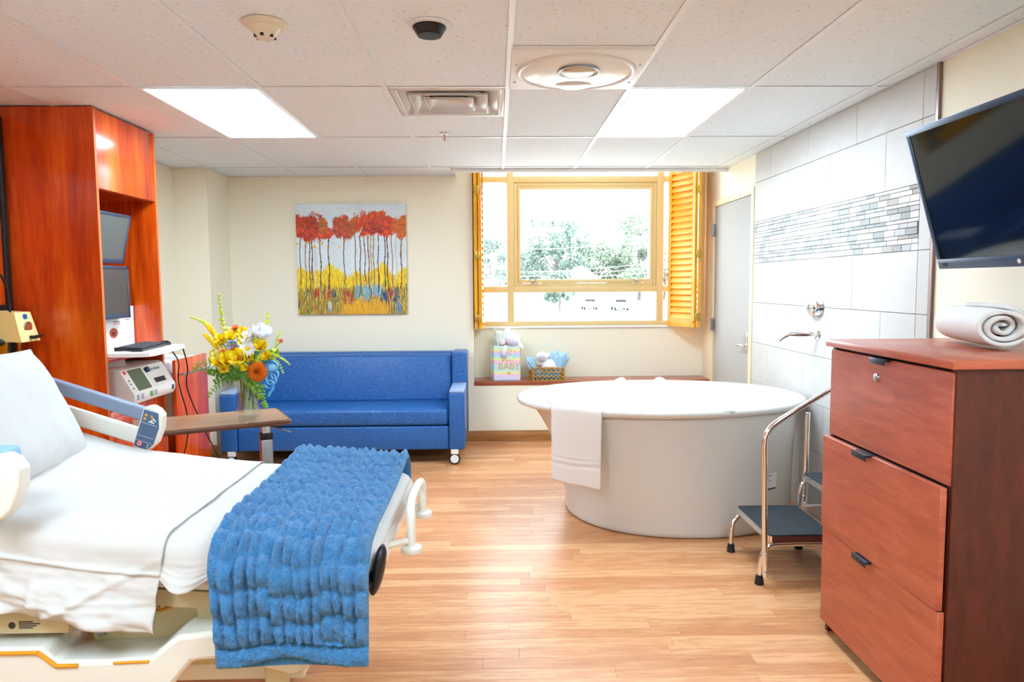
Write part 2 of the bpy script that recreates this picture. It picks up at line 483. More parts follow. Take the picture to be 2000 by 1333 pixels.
for x in xs[1:-1]:
    y1 = YB if x < PX else PY-.02
    G().box((x-tw, YF, H-.003), (x+tw, y1, H)).box((x-.001, YF, H), (x+.001, y1, H+.028)).done('main_tee', m_tee, ceiling)
for y in ys[1:-1]:
    for i in range(len(xs)-1):
        a = xs[i] + (tw if i else 0); b = xs[i+1] - (tw if i < len(xs)-2 else 0)
        G().box((a, y-tw, H-.0025), (b, y+tw, H)).done('cross_tee', m_tee, ceiling)
G().box((-.544+tw, 4.257-tw, H-.0025), (.066-tw, 4.257+tw, H)).done('cross_tee', m_tee, ceiling)
G().box((.066+tw, 3.037-tw, H-.0025), (.676-tw, 3.037+tw, H)).done('cross_tee', m_tee, ceiling)
for a, b in (((XL, YF, H-.003), (XL+.02, YB, H)), ((XR-.02, YF, H-.003), (XR, PY-.02, H)), ((XL, YB-.02, H-.003), (PX-.02, YB, H))):
    G().box(a, b).done('wall_angle', m_tee, ceiling)

# ceiling lights
names = ['flat lit ceiling panel above the overbed table and cherry cabinet', 'flat lit ceiling panel above the bathtub beside the tiled wall',
         'added flat ceiling fill panel over the bed head, beyond the top of the picture', 'added flat ceiling fill panel over the near floor, beyond the top of the picture']
LIGHTS.sort(key=lambda q: (-q[2], q[0]))
for (x0, x1, y0, y1), lb in zip(LIGHTS, names):
    t = thing('ceiling_light', ((x0+x1)/2, (y0+y1)/2, H-.004), lb, 'ceiling light', 'lit ceiling panels')
    a, b, c, d = x0+.014, x1-.014, y0+.014, y1-.014; q = .012
    G().box((a, c, H-.004), (b, c+q, H+.02)).box((a, d-q, H-.004), (b, d, H+.02)).box((a, c+q, H-.004), (a+q, d-q, H+.02)).box((b-q, c+q, H-.004), (b, d-q, H+.02)).done('frame', m_tee, t)
    G().box((a+q, c+q, H+.002), (b-q, d-q, H+.008)).done('diffuser', m_diff, t)

# window: tan frame with fixed side lights, a top and bottom light and one opening sash
win = thing('window_1', (.885, NY, WZ0), None, None); win['kind'] = 'structure'
y0, y1 = NY-.01, NY+.10
bars = [('jamb', WX0, WX0+.06, WZ0, WZ1), ('jamb', WX1-.06, WX1, WZ0, WZ1), ('sill_rail', WX0+.06, WX1-.06, WZ0, 1.10), ('head_rail', WX0+.06, WX1-.06, 2.74, WZ1),
        ('mullion', .108, .172, 1.10, 2.74), ('mullion', 1.540, 1.606, 1.10, 2.74)]
for n, a, b, c, d in bars: G().box((a, y0, c), (b, y1, d), .004).done(n, m_winframe, win)
for a, b in ((WX0+.06, .108), (.172, 1.540), (1.606, WX1-.06)):
    G().box((a, y0, 1.375), (b, y1, 1.435), .004).done('transom', m_winframe, win)
    G().box((a, y0, 2.415), (b, y1, 2.473), .004).done('transom', m_winframe, win)
    for c, d in ((1.10, 1.375), (2.473, 2.74)):
        G().box((a, NY+.045, c), (b, NY+.051, d)).done('pane', m_pane, win)
    if a != .172: G().box((a, NY+.045, 1.435), (b, NY+.051, 2.415)).done('pane', m_pane, win)
a, b, c, d = .172, 1.540, 1.435, 2.415
def ringbox(a, b, c, d, w, ya, yb, wb=None):
    wb = wb or w
    return G().box((a, ya, c), (a+w, yb, d), .003).box((b-w, ya, c), (b, yb, d), .003).box((a+w, ya, c), (b-w, yb, c+wb), .003).box((a+w, ya, d-w), (b-w, yb, d), .003)
ringbox(a, b, c, d, .036, y0+.012, y1, .028).done('sash_stop', m_winframe, win)
sash = ringbox(a+.038, b-.038, c+.030, d-.038, .028, y0+.004, y1, .034).done('sash', m_winframe, win)
G().box((a+.064, NY+.045, c+.06), (b-.064, NY+.051, d-.064)).done('pane', m_pane, sash)
for lx in (.357, 1.341):
    g = G()
    for s in (-1, 1):
        g.tube([(lx, NY-.02, 1.478), (lx+s*.012, NY-.025, 1.486), (lx+s*.022, NY-.022, 1.502)], .004, 6)
        g.tube([(lx, NY-.02, 1.474), (lx+s*.014, NY-.025, 1.466), (lx+s*.02, NY-.022, 1.455)], .004, 6)
    g.sph((lx, NY-.02, 1.478), .009, 8, 6).done('latch', m_alu, sash)
G().box((WX0, NY-.022, WZ0-.022), (WX1, NY+.02, WZ0-.001), .004).done('window_ledge', m_white, win)

# recess shelf
G().box((NX, YB-.006, .521), (XR-.006, NY, .559), .004).done('window_shelf', m_sill, label='red-brown laminate ledge running along the recess under the window', cat='shelf')

# right wall tiles
TX = XR-.009
tc = {}
def wtile(y0, y1, z0, z1, mat=m_walltile, nm='wall_tile', proud=0.0):
    k = (round(y1-y0, 3), round(z1-z0, 3), mat.name)
    if k not in tc:
        a, b = (y1-y0)/2-.0014, (z1-z0)/2-.0014
        tc[k] = mesh_of(G().box((-.0045, -a, -b), (.0045, a, b), .0012, 1), nm, mat, 15)
    piece(nm, tc[k], (TX-.0005-proud, (y0+y1)/2, (z0+z1)/2), wall_right)
G().box((XR-.008, 3.245, 0), (XR, 5.49, H)).done('grout_bed', m_grout, wall_right)
rows = [(2.21, H-.004), (1.915, 2.21), (1.305, 1.605), (1.0, 1.305), (.70, 1.0), (.40, .70), (.10, .40), (0, .10)]
for r, (z0, z1) in enumerate(rows):
    edges = [3.34] + ([3.955, 4.57, 5.18] if r in (0, 2, 4, 6) else [3.65, 4.26, 4.865]) + [5.49]
    for a, b in zip(edges[:-1], edges[1:]): wtile(a, b, z0, z1)
    wtile(3.245, 3.34, z0, z1, m_bull, 'edge_tile')
wtile(3.245, 3.34, 1.605, 1.915, m_bull, 'edge_tile')
mr = random.Random(11); z = 1.915
hs = [.0185, .0255, .0335]*4; sc = .31/sum(hs)
for hh in hs:
    hh *= sc; yy = 3.34; n = 0; k = mr.randint(0, 4)
    edges = [3.34]; step = 2.15/22
    yy = 3.34 + step*mr.random()
    while yy < 5.44: edges.append(yy); yy += step*mr.choice((1, 1, 1, 1.25, .8))
    edges.append(5.49)
    for a, b in zip(edges[:-1], edges[1:]):
        if b-a > .012: wtile(a, b, z-hh, z, mr.choices(m_mos, (50, 28, 14, 6))[0], 'mosaic_tile', mr.choice((0, .0006, .001)))
    z -= hh
G().box((XR-.014, 3.226, 0), (XR, 3.2445, H)).done('trim_2', M('bronze_edge_trim', '#8d7a76', .3, metal=.7), kind='structure')

# door in the right wall
dr = thing('door_1', (XR, 6.0, 0), None, None); dr['kind'] = 'structure'
G().box((XR-.010, 5.555, 0.004), (XR, 6.485, 2.135), .002).done('door_leaf', m_door, dr)
G().box((XR-.022, 5.497, 0), (XR, 5.553, 2.19), .003).box((XR-.022, 6.487, 0), (XR, 6.545, 2.19), .003).box((XR-.022, 5.553, 2.137), (XR, 6.487, 2.19), .003).done('door_frame', m_doorframe, dr)
for z in (1.93, 1.08, .25):
    G().box((XR-.026, 6.470, z-.055), (XR-.010, 6.500, z+.055), .002).cyl((XR-.03, 6.487, z-.055), (XR-.03, 6.487, z+.055), .009, n=10).done('hinge', m_alu, dr)
G().box((XR-.014, 5.60, .90), (XR-.010, 5.645, 1.06), .002).cyl((XR-.01, 5.622, .96), (XR-.05, 5.622, .96), .011, n=12).tube(smooth_path([(XR-.05, 5.622, .96), (XR-.055, 5.65, .962), (XR-.055, 5.70, .958), (XR-.05, 5.745, .952)], 4), .009, 10).cyl((XR-.01, 5.622, 1.03), (XR-.022, 5.622, 1.03), .012, n=12).done('lever_handle', m_chrome, dr)
# ------------------------------------------------------------------ tall cherry cabinet
CX, CY0, CY1 = -2.17, 4.0, 4.70
cab = thing('tall_cabinet', (-2.42, 4.35, 0), 'tall red cherry laminate cabinet reaching the ceiling, with an open computer bay', 'cabinet')
G().box((XL+.004, CY0, 0), (CX, CY0+.022, H-.006)).done('side_panel', m_cherry, cab)
G().box((XL+.004, CY1-.022, 0), (CX, CY1, H-.006)).done('side_panel', m_cherry, cab)
G().box((XL+.004, CY0+.022, .05), (XL+.02, CY1-.022, H-.006)).done('back_panel', m_cherry, cab)
for n, a in (('edge_band', CY0), ('edge_band', CY1-.022)):
    G().box((CX, a, 0), (CX+.0015, a+.022, H-.007)).done(n, m_cherry_edge, cab)
G().box((XL+.02, CY0+.022, 1.995), (CX-.02, CY1-.022, 2.02)).done('bay_top', m_cherry, cab)
G().box((CX-.02, CY0+.0225, 1.998), (CX-.001, CY1-.0225, H-.01), .002).done('upper_door', m_cherry, cab)
G().box((XL+.02, CY0+.022, 1.035), (CX-.002, CY1-.022, 1.06), .002).done('shelf', m_cherry, cab)
G().box((XL+.02, CY0+.022, .755), (CX-.002, CY1-.022, .775), .002).done('shelf', m_cherry, cab)
G().box((XL+.02, CY0+.022, .05), (CX-.03, CY1-.022, .075)).done('bottom_panel', m_cherry, cab)
G().box((CX-.02, CY0+.026, .10), (CX+.001, CY1-.026, .75), .003).box((CX+.001, CY0+.06, .14), (CX+.005, CY1-.06, .71), .002).done('lower_door', m_cherry, cab)

# keyboard tray, keyboard, mouse, papers
g = G().prism([(-2.55, 4.03), (-2.0, 4.03), (-1.955, 4.06), (-1.945, 4.12), (-1.99, 4.60), (-2.03, 4.665), (-2.55, 4.67)], 'z', 1.064, 1.085)
g.done('keyboard_tray', m_devwhite, label='white pull-out keyboard tray jutting from the cherry cabinet bay', cat='tray')
kb = thing('keyboard', (-2.13, 4.34, 1.086), 'black computer keyboard on the white tray in the cabinet bay', 'keyboard', rot=Euler((0, 0, math.radians(97))))
# local: x along the long side, y depth
G().prism([(-.075, 0.0), (.075, .0), (.075, .026), (-.075, .014)], 'x', -.22, .22).done('case', m_black, kb)
kp = mesh_of(G().box((-.0075, -.0075, 0), (.0075, .0075, .006), .0018, 1), 'key', M('black_key', '#303236', .45))
for r in range(6):
    for c in range(20):
        o = bpy.data.objects.new('key', kp); COL.objects.link(o); o.parent = kb
        yy = -.058+r*.0205; o.location = (-.2+c*.021, yy, .0145+(yy+.075)/.15*.011); o.rotation_euler = (math.atan2(.012, .15), 0, 0)
mo = thing('computer_mouse', (-2.12, 4.61, 1.086), 'black computer mouse at the far end of the white keyboard tray', 'mouse')
G().sph((-2.12, 4.61, 1.088), (.035, .055, .026), 16, 10).done('shell', m_black, mo)
G().cyl((-2.095, 4.59, 1.108), (-2.095, 4.59, 1.114), .006, n=10).done('wheel', m_bezel, mo)
G().box((-2.3, 4.05, 1.086), (-2.09, 4.30, 1.0885)).box((-2.27, 4.06, 1.0885), (-2.11, 4.25, 1.0905)).done('paper_pad', m_paper, label='white note papers under the near end of the black keyboard', cat='paper')

# monitors in the bay
def monitor(nm, loc, w, h, tilt, yaw, scr, lb):
    t = thing(nm, loc, lb, 'monitor', 'monitors in the cabinet bay', rot=Euler((0, tilt, yaw)))
    G().box((-.045, -w/2, -h/2), (0, w/2, h/2), .008).done('casing', m_black, t)
    b = .018
    G().box((0, -w/2, -h/2), (.006, w/2, -h/2+b*1.6), .002).box((0, -w/2, h/2-b), (.006, w/2, h/2), .002).box((0, -w/2, -h/2), (.006, -w/2+b, h/2), .002).box((0, w/2-b, -h/2), (.006, w/2, h/2), .002).done('bezel', m_bezel, t)
    G().box((.0, -w/2+b, -h/2+b*1.6), (.003, w/2-b, h/2-b)).done('screen', scr, t)
    G().box((-.14, -.05, -.05), (-.045, .05, .05), .005).done('mount', m_black, t)
    return t
monitor('computer_monitor', (-2.27, 4.275, 1.745), .44, .30, math.radians(11), 0, m_lcd, 'grey-screened computer monitor tilted down, upper one in the cabinet bay')
t = monitor('computer_monitor', (-2.27, 4.27, 1.425), .44, .315, 0, 0, m_lcd2, 'dark brown-grey computer monitor standing upright, lower one in the cabinet bay')
# anatomy sheet behind the lower monitor
ps = thing('leaflet_holder', (-2.34, 4.4, 1.086), 'white printed leaflet with a red anatomy drawing behind the lower monitor', 'leaflet')
G().box((-2.345, 4.12, 1.086), (-2.338, 4.672, 1.335), .002).done('sheet', m_paper, ps)
G().sph((-2.3375, 4.42, 1.175), (.003, .05, .032), 14, 8).done('drawing', M('red_tissue_print', '#b5533c', .7), ps)
G().sph((-2.336, 4.415, 1.172), (.003, .024, .016), 12, 8).done('drawing_core', M('dark_red_print', '#6e1f1c', .7), ps)
for i, (a, b, z) in enumerate(((4.22, 4.30, 1.235), (4.42, 4.50, 1.240), (4.56, 4.62, 1.25), (4.42, 4.50, 1.228))):
    G().box((-2.3380, a, z), (-2.3372, b, z+.004)).done('print_line', m_dark_text if i != 3 else m_red, ps)

# fetal monitor on the lower shelf
fm = thing('fetal_monitor', (-2.25, 4.39, .776), 'white bedside recorder with a green-grey display on the cabinet shelf', 'monitor')
Y0, Y1 = 4.13, 4.655
G().prism([(-2.62, .776), (-2.10, .776), (-2.085, .80), (-2.085, .835), (-2.165, .975), (-2.19, .985), (-2.62, .985)], 'y', Y0, Y1).done('body', m_devwhite, fm)
sl = Vector((-.08, 0, .14)).normalized(); nn = Vector((.14, 0, .08)).normalized()
def on_panel(u, v, d=0):  # u along Y 0..1, v up the slanted face 0..1
    p = Vector((-2.085, 0, .835)) + Vector((-.08, 0, .14))*v + nn*d; return (p.x, Y0+(Y1-Y0)*u, p.z)
def slab(u0, u1, v0, v1, d0, d1):
    vs = [on_panel(u, v, d) for d in (d0, d1) for u, v in ((u0, v0), (u1, v0), (u1, v1), (u0, v1))]
    return G().add(vs, [(0, 3, 2, 1), (4, 5, 6, 7), (0, 1, 5, 4), (1, 2, 6, 5), (2, 3, 7, 6), (3, 0, 4, 7)])
slab(.14, .44, .10, .95, -.001, .002).done('display', M('green_grey_display', '#5e6b52', .2), fm)
slab(.58, .84, .22, .42, -.001, .003).done('printer_slot', m_black, fm)
slab(.52, .92, .08, .56, -.001, .0015).done('printer_door', m_devwhite, fm)
for i in range(5): slab(.60+.055*i, .625+.055*i, .74, .84, -.001, .004).done('button', M('blue_grey_button', '#7d8799', .4) if i == 0 else bpy.data.materials['blue_grey_button'], fm)
slab(.045, .085, .82, .94, -.001, .004).done('alarm_button', m_red, fm)
for v in (.2, .38, .52): slab(.05, .075, v, v+.07, -.001, .003).done('button', bpy.data.materials['blue_grey_button'], fm)
a = on_panel(.53, .80); b = on_panel(.53, .80, .02)
G().cyl(a, b, .018, n=14).done('knob', m_bezel, fm)
for i, (u, c) in enumerate(((.08, 'steel_blue_port:#86a9c0'), (.18, 'grey_port:#a9adb2'), (.38, 'green_port:#6aa52c'), (.44, 'pale_port:#c9cdd2'), (.50, 'grey_port:#a9adb2'), (.93, 'dark_port:#4c5054'))):
    n, h = c.split(':'); mt = bpy.data.materials.get(n) or M(n, h, .4)
    yy = Y0+(Y1-Y0)*u
    G().box((-2.086, yy-.012, .800), (-2.080, yy+.012, .832), .002).done('port', mt, fm)
g = G()
for k in range(5):
    g.tube([(-2.34+(.105-.003*k)*math.cos(a*PI/14), 4.30+(.125-.003*k)*math.sin(a*PI/14), .993+.011*k) for a in range(28)], .0065, 8, True)
g.done('coiled_cable', m_coil, label='coil of white cable lying on top of the white recorder', cat='cable')
G().tube(smooth_path([(-2.10, 4.63, 1.064), (-2.06, 4.66, .97), (-2.07, 4.675, .83), (-2.03, 4.70, .55), (-2.08, 4.68, .25), (-2.10, 4.72, .02)], 8), .0045, 8).done('black_cable', m_black, label='thin black cable hanging from the keyboard tray past the recorder', cat='cable')
G().tube(smooth_path([(-2.02, 4.64, 1.064), (-2.02, 4.70, .93), (-2.04, 4.73, .78), (-1.98, 4.82, .5), (-1.93, 4.93, .25), (-1.95, 5.0, .01)], 8), .0045, 8).done('black_cable', m_black, label='thin black cable hanging in front of the pull-out hamper', cat='cable')

# hamper drawer unit beyond the cabinet
hp = thing('hamper_cabinet', (-2.38, 4.96, 0), 'low cherry laminate hamper cabinet with a steel bar handle, pulled open', 'cabinet')
G().box((-2.122, 4.705, .04), (-2.10, 5.215, .975), .003).done('front_panel', m_cherry, hp)
G().box((XL+.004, 4.72, 0), (-2.20, 4.74, .93)).box((XL+.004, 5.18, 0), (-2.20, 5.20, .93)).box((XL+.004, 4.74, 0), (-2.2, 5.18, .05)).done('carcass', m_cherry, hp)
G().box((XL+.004, 4.72, .93), (-2.60, 5.20, 1.0), .003).done('back_rim', m_black, hp)
h = G().cyl((-2.07, 4.745, .878), (-2.07, 5.175, .878), .007, n=10)
h.cyl((-2.07, 4.76, .878), (-2.10, 4.76, .878), .005, n=8).cyl((-2.07, 5.16, .878), (-2.10, 5.16, .878), .005, n=8).done('bar_handle', m_steel, hp)
A = np.zeros((14, 30, 3))
for i in range(14):
    for j in range(30):
        t = j/29*2*PI; r = 1-.05*i/13
        A[i, j] = (-2.36+.22*r*max(-1, min(1, 1.4*math.cos(t))), 4.96+.20*r*max(-1, min(1, 1.4*math.sin(t))), .965-.03*i+(.012*math.sin(5*t) if i < 2 else 0))
G().grid(A).done('laundry_liner', m_paper, label='white plastic liner inside the open hamper cabinet', cat='liner', solid=.002)

# ------------------------------------------------------------------ headwall on the left wall
hw = thing('headwall_panel', (-2.66, 2.6, 0), 'cherry headwall panel with black trims and a yellow gas outlet strip behind the bed', 'wall panel')
G().box((XL+.001, 1.2, .3), (XL+.016, 3.955, H-.05)).done('wood_panel', m_cherry, hp and hw)
G().box((XL+.001, 3.955, .3), (XL+.035, 3.992, 2.375), .006).done('vertical_trim', m_black, hw)
G().box((XL+.016, 1.2, 1.335), (XL+.032, 3.955, 1.365), .004).done('rail_trim', m_black, hw)
G().box((XL+.016, 1.2, 1.065), (XL+.032, 3.955, 1.09), .004).done('rail_trim', m_black, hw)
G().box((XL+.016, 1.2, 1.09), (XL+.024, 3.955, 1.335)).done('gas_strip', m_yellow, hw)
G().box((XL+.016, 1.2, 2.16), (XL+.03, 3.955, 2.19), .004).done('rail_trim', m_black, hw)
# suction regulator
rg = thing('suction_regulator', (-2.56, 3.83, 1.17), 'pale yellow suction regulator box with a round dial on the gas strip', 'regulator')
g = G(); x0, x1 = -2.655, -2.47
g.add([(x0, 3.76, 1.18), (x1, 3.77, 1.172), (x1, 3.925, 1.172), (x0, 3.93, 1.18), (x0, 3.76, 1.335), (x1-.03, 3.77, 1.328), (x1-.03, 3.90, 1.328), (x0, 3.93, 1.335)],
      [(0, 3, 2, 1), (4, 5, 6, 7), (0, 1, 5, 4), (1, 2, 6, 5), (2, 3, 7, 6), (3, 0, 4, 7)]).done('housing', m_paleyel, rg)
fx = lambda z: x1 - .03*(z-1.172)/.156
G().cyl((fx(1.303)-.004, 3.845, 1.303), (fx(1.303)+.004, 3.845, 1.302), .016, n=16).done('gauge_button', M('blue_button', '#2a5fc0', .3), rg)
G().cyl((fx(1.245)-.004, 3.848, 1.247), (fx(1.245)+.004, 3.848, 1.246), .031, n=20).done('dial', m_steel, rg)
G().cyl((fx(1.245)+.003, 3.848, 1.247), (fx(1.245)+.006, 3.848, 1.246), .022, n=20).done('dial_face', M('red_orange_dial', '#c8623a', .35), rg)
G().cyl((fx(1.195), 3.85, 1.195), (fx(1.195)+.03, 3.85, 1.195), .009, n=12).cyl((fx(1.195)+.028, 3.825, 1.195), (fx(1.195)+.028, 3.905, 1.20), .0085, n=12).done('toggle', m_black, rg)
G().lathe([(.006, 0), (.009, .008), (.006, .014), (.01, .024), (.007, .03), (.01, .04), (.01, .055)], (-2.53, 3.84, 1.118), 12).done('nozzle', m_brass, rg)
# flow meter
fl = thing('flow_meter', (-2.60, 3.66, 1.12), 'clear oxygen flow meter with a yellow cap on the gas strip', 'flow meter')
G().cyl((-2.585, 3.67, 1.19), (-2.60, 3.63, 1.31), .016, n=14).done('tube', m_clear, fl)
G().cyl((-2.585, 3.70, 1.155), (-2.585, 3.70, 1.19), .032, .026, n=14).done('cap', m_yellow, fl)
G().lathe([(.005, 0), (.008, .01), (.006, .02), (.018, .035), (.02, .07)], (-2.585, 3.70, 1.085), 12).done('outlet', m_steel, fl)
G().sph((-2.56, 3.745, 1.175), .017, 12, 8).done('valve_knob', m_black, fl)
G().box((-2.655, 3.64, 1.13), (-2.625, 3.76, 1.27), .004).done('back_plate', m_alu, fl)
cd = thing('reading_lamp', (-2.58, 3.72, 1.06), 'black gooseneck lamp cord curving down in front of the headwall', 'lamp')
G().tube(smooth_path([(-2.56, 3.45, 1.545), (-2.54, 3.62, 1.555), (-2.54, 3.735, 1.53), (-2.54, 3.79, 1.44), (-2.54, 3.80, 1.30), (-2.54, 3.775, 1.15), (-2.545, 3.75, 1.0), (-2.6, 3.72, .9)], 8), .006, 8).done('gooseneck', m_black, cd)
G().cyl((-2.56, 3.45, 1.545), (-2.545, 3.60, 1.558), .013, n=12).done('lamp_head', m_black, cd)
G().cyl((-2.575, 3.999, 1.105), (-2.575, 3.992, 1.105), .013, n=14).cyl((-2.575, 3.995, 1.105), (-2.575, 3.985, 1.105), .007, n=10).tube(smooth_path([(-2.575, 3.987, 1.105), (-2.585, 3.97, 1.08), (-2.60, 3.96, 1.0), (-2.61, 3.95, .85)], 6), .004, 8).done('call_cord', m_alu, label='thin grey cord plugged into the side of the tall cabinet', cat='cord')

# ------------------------------------------------------------------ painting (thin layers of paint on canvas)
pt = thing('painting', (-1.302, YB, 1.19), 'square unframed canvas of red-crowned trees over a yellow meadow', 'painting')
G().box((-1.797, YB-.03, 1.193), (-.807, YB-.002, 2.187), .002, 1).done('canvas', M('raw_canvas_edge', '#cfc7b4', .8), pt)
N = 230
rs = np.random.RandomState(5)
U, V = np.meshgrid(np.linspace(0, 1, N), np.linspace(0, 1, N))      # V up
def hexrgb(h): return np.array(lin(h)[:3])
img = np.zeros((N, N, 3)); img[:] = hexrgb('#dbe6ea')
nz = fbm(U, V, 1, 4, 3.0); img *= (1+.06*nz)[..., None]
nv = np.random.RandomState(9).rand(N, N)
def streak(seed, fx):   # vertical brush strokes
    q = np.random.RandomState(seed); o = np.zeros((N, N))
    for ln_, a_ in ((26, .45), (11, .55)):
        b_ = q.rand(N//ln_+3, N)*2-1; sh = q.randint(0, ln_, N)
        for c_ in range(N): o[:, c_] += a_*b_[(np.arange(N)+sh[c_])//ln_, c_]
    return o
# yellow meadow
ed = .40+.07*fbm(U, V*0, 12, 3, 4)+.03*streak(3, 30)
mk = V < ed; yl = hexrgb('#f2cf1c')*(1+.38*streak(4, 40)[..., None]); img[mk] = yl[mk]
mk = (V < .36) & (streak(14, 25) > .35); img[mk] = hexrgb('#c98f14')
mk = V < .25+.05*streak(5, 40); dk = np.where((streak(6, 60) > 0.05)[..., None], hexrgb('#8d8a34'), hexrgb('#c08b2a')); dk = np.where((streak(7, 80) > .45)[..., None], hexrgb('#35505a'), dk); dk = np.where((streak(8, 70) > .5)[..., None], hexrgb('#e9d24a'), dk); img[mk] = dk[mk]
mk = (V < .13+.06*streak(21, 20)) & (np.abs(U-.6) < .22+.05*streak(22, 10)); img[mk] = (hexrgb('#e0a41c')*(1+.3*streak(23, 70)[..., None]))[mk]
for cx, cy, w, hgt, hx in ((.17, .20, .022, .04, '#b8362a'), (.27, .19, .025, .05, '#c23c2c'), (.44, .17, .03, .05, '#b23230'), (.56, .21, .03, .05, '#5aa9cc'), (.63, .19, .03, .06, '#69b6d6'), (.72, .22, .045, .05, '#6db4d8'), (.33, .19, .02, .03, '#2b4868'), (.80, .16, .03, .05, '#27406f'), (.90, .17, .025, .05, '#2a4a80'), (.85, .19, .018, .04, '#b03a38'), (.49, .15, .015, .05, '#c4423a'), (.29, .06, .015, .06, '#b9c4da'), (.92, .05, .02, .08, '#6d8fb0')):
    mk = (np.abs(U-cx) < w*(1+.5*streak(31, 60))) & (np.abs(V-cy) < hgt*(1+.8*streak(32, 60))) & (streak(33, 90) > -.35); img[mk] = hexrgb(hx)
# trunks
for k, (u0, ln, hx) in enumerate(((.03, .62, '#8a6a35'), (.08, .55, '#a07a4a'), (.115, .5, '#6b4a25'), (.14, .5, '#5d3d20'), (.17, .6, '#d9c9b4'), (.215, .5, '#5a3a20'), (.29, .5, '#4d3a22'), (.43, .52, '#6b5430'), (.535, .5, '#7a5a30'), (.575, .5, '#5a4426'), (.62, .48, '#8a6632'), (.655, .5, '#7a5128'), (.675, .52, '#b89a4a'), (.70, .48, '#a08048'), (.74, .5, '#2f2723'), (.80, .5, '#4d3920'), (.825, .5, '#6d4a22'), (.87, .52, '#a0702c'), (.905, .48, '#d8cba8'), (.95, .5, '#7d3b18'))):
    b = .30-.12*rs.rand(); lean = .02*(rs.rand()-.5)
    mk = (np.abs(U-u0-lean*(V-.3)-.004*np.sin(V*20+k)) < .0042+.0015*rs.rand()) & (V > b) & (V < .72); img[mk] = hexrgb(hx)
# crowns
crs = ((.03, .80, .07, .11, 0), (.15, .79, .11, .12, 1), (.10, .73, .08, .07, 0), (.27, .73, .075, .055, 2), (.42, .79, .11, .10, 3), (.46, .74, .08, .06, 3), (.56, .83, .07, .08, 4), (.66, .82, .12, .11, 2), (.74, .85, .10, .09, 2), (.83, .80, .11, .09, 2), (.70, .78, .10, .05, 1), (.95, .79, .08, .10, 5), (.99, .83, .05, .07, 5), (.24, .80, .05, .07, 4))
pals = (('#d8421a', '#a82c14'), ('#c83214', '#8c2416'), ('#ee4c16', '#b83418'), ('#d85a20', '#964030'), ('#c8661e', '#a05a22'), ('#e07418', '#b85a18'))
for k, (cx, cy, rx, ry, p) in enumerate(crs):
    d = ((U-cx)/rx)**2+((V-cy)/ry)**2 + .45*fbm(U, V, 50+k, 4, 9) + .5*(nv-.5)
    t = .7*fbm(U, V, 70+k, 4, 16)+.9*(np.random.RandomState(k+200).rand(N, N)-.5)
    c = np.where((t > .05)[..., None], hexrgb(pals[p][0]), hexrgb(pals[p][1])); c = np.where((t > .55)[..., None], hexrgb('#e8601c'), c); c = np.where(((t < -.5) & (V > cy))[..., None], hexrgb('#a8702a'), c)
    mk = d < 1.0; img[mk] = c[mk]
mk = (V > .60) & (V < .70) & (fbm(U, V, 90, 4, 12) > .55) & (U < .45); img[mk] = hexrgb('#e2b43a')
img *= (.88+.24*nv)[..., None]; img = np.clip(img, 0, 1)
A = np.zeros((N, N, 3)); A[..., 0] = -1.796+.988*U; A[..., 2] = 1.194+.992*V; A[..., 1] = YB-.0306-.0016*nv
paint = G().grid(A).done('paint_layer', vcol('oil_paint', .55), pt, sharp=None)
ca = paint.data.color_attributes.new('Col', 'FLOAT_COLOR', 'POINT')
ca.data.foreach_set('color', np.concatenate([img.reshape(-1, 3), np.ones((N*N, 1))], 1).ravel().astype(np.float32))

# ------------------------------------------------------------------ sofa
so = thing('sofa', (-1.24, 6.12, 0), 'royal blue vinyl sofa on casters under the painting', 'sofa')
sx0, sx1, sf, sb = -2.222, -.262, 5.72, 6.52
G().box((sx0+.13, sf+.02, .12), (sx1-.13, sb-.03, .313), .012, 3).done('base', m_sofa, so)
mid = (sx0+sx1)/2
G().box((sx0+.132, sf+.015, .318), (sx1-.132, 6.26, .452), .028, 4).done('seat_cushion', m_sofa, so)
G().tube([(mid, 6.2, .4525), (mid, sf+.045, .4525), (mid, sf+.022, .442), (mid, sf+.0145, .42), (mid, sf+.0145, .34)], .0016, 6).done('seat_seam', m_sofa, so)
g = G().box((sx0+.128, 6.20, .44), (sx1-.128, 6.34, .845), .03, 4); g.v = [(x, y+.20*(z-.44), z) for x, y, z in g.v]; g.done('back_cushion', m_sofa, so)
G().tube([(mid, 6.199+.2*(z-.44), z) for z in (.47, .6, .7, .815)], .0016, 6).done('back_seam', m_sofa, so)
G().box((sx0+.01, 6.40, .13), (sx1-.01, 6.53, .858), .018, 3).done('back_frame', m_sofa, so)
for s, (a, b) in (('l', (sx0, sx0+.128)), ('r', (sx1-.128, sx1))):
    arm = G().box((a, sf, .12), (b, 6.34, .585), .014, 3).box((a, 6.20, .12), (b, 6.545, .868), .016, 3).done('arm', m_sofa, so)
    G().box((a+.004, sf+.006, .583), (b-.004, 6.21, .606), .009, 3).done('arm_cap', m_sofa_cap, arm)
for x in (sx0+.06, sx1-.105):
    for y in (5.765, 6.43):
        w = thing_w = G().lathe([(.0, -.016), (.034, -.016), (.044, -.012), (.047, -.004), (.047, .004), (.044, .012), (.034, .016), (0, .016)], (0, 0, 0), 24)
        w.v = [(x+.02+q[0], y-.03+q[2], .047+q[1]) for q in w.v]
        c = w.done('caster_wheel', m_black, so)
        h = G().lathe([(0, -.0175), (.034, -.0175), (.034, .0175), (0, .0175)], (0, 0, 0), 24); h.v = [(x+.02+q[0], y-.03+q[2], .047+q[1]) for q in h.v]; h.done('hub', M('white_caster_hub', '#e6e7ea', .35) if 'white_caster_hub' not in bpy.data.materials else bpy.data.materials['white_caster_hub'], c)
        G().box((x-.01, y-.045, .085), (x+.05, y-.002, .125), .004).done('caster_fork', m_devwhite, so)
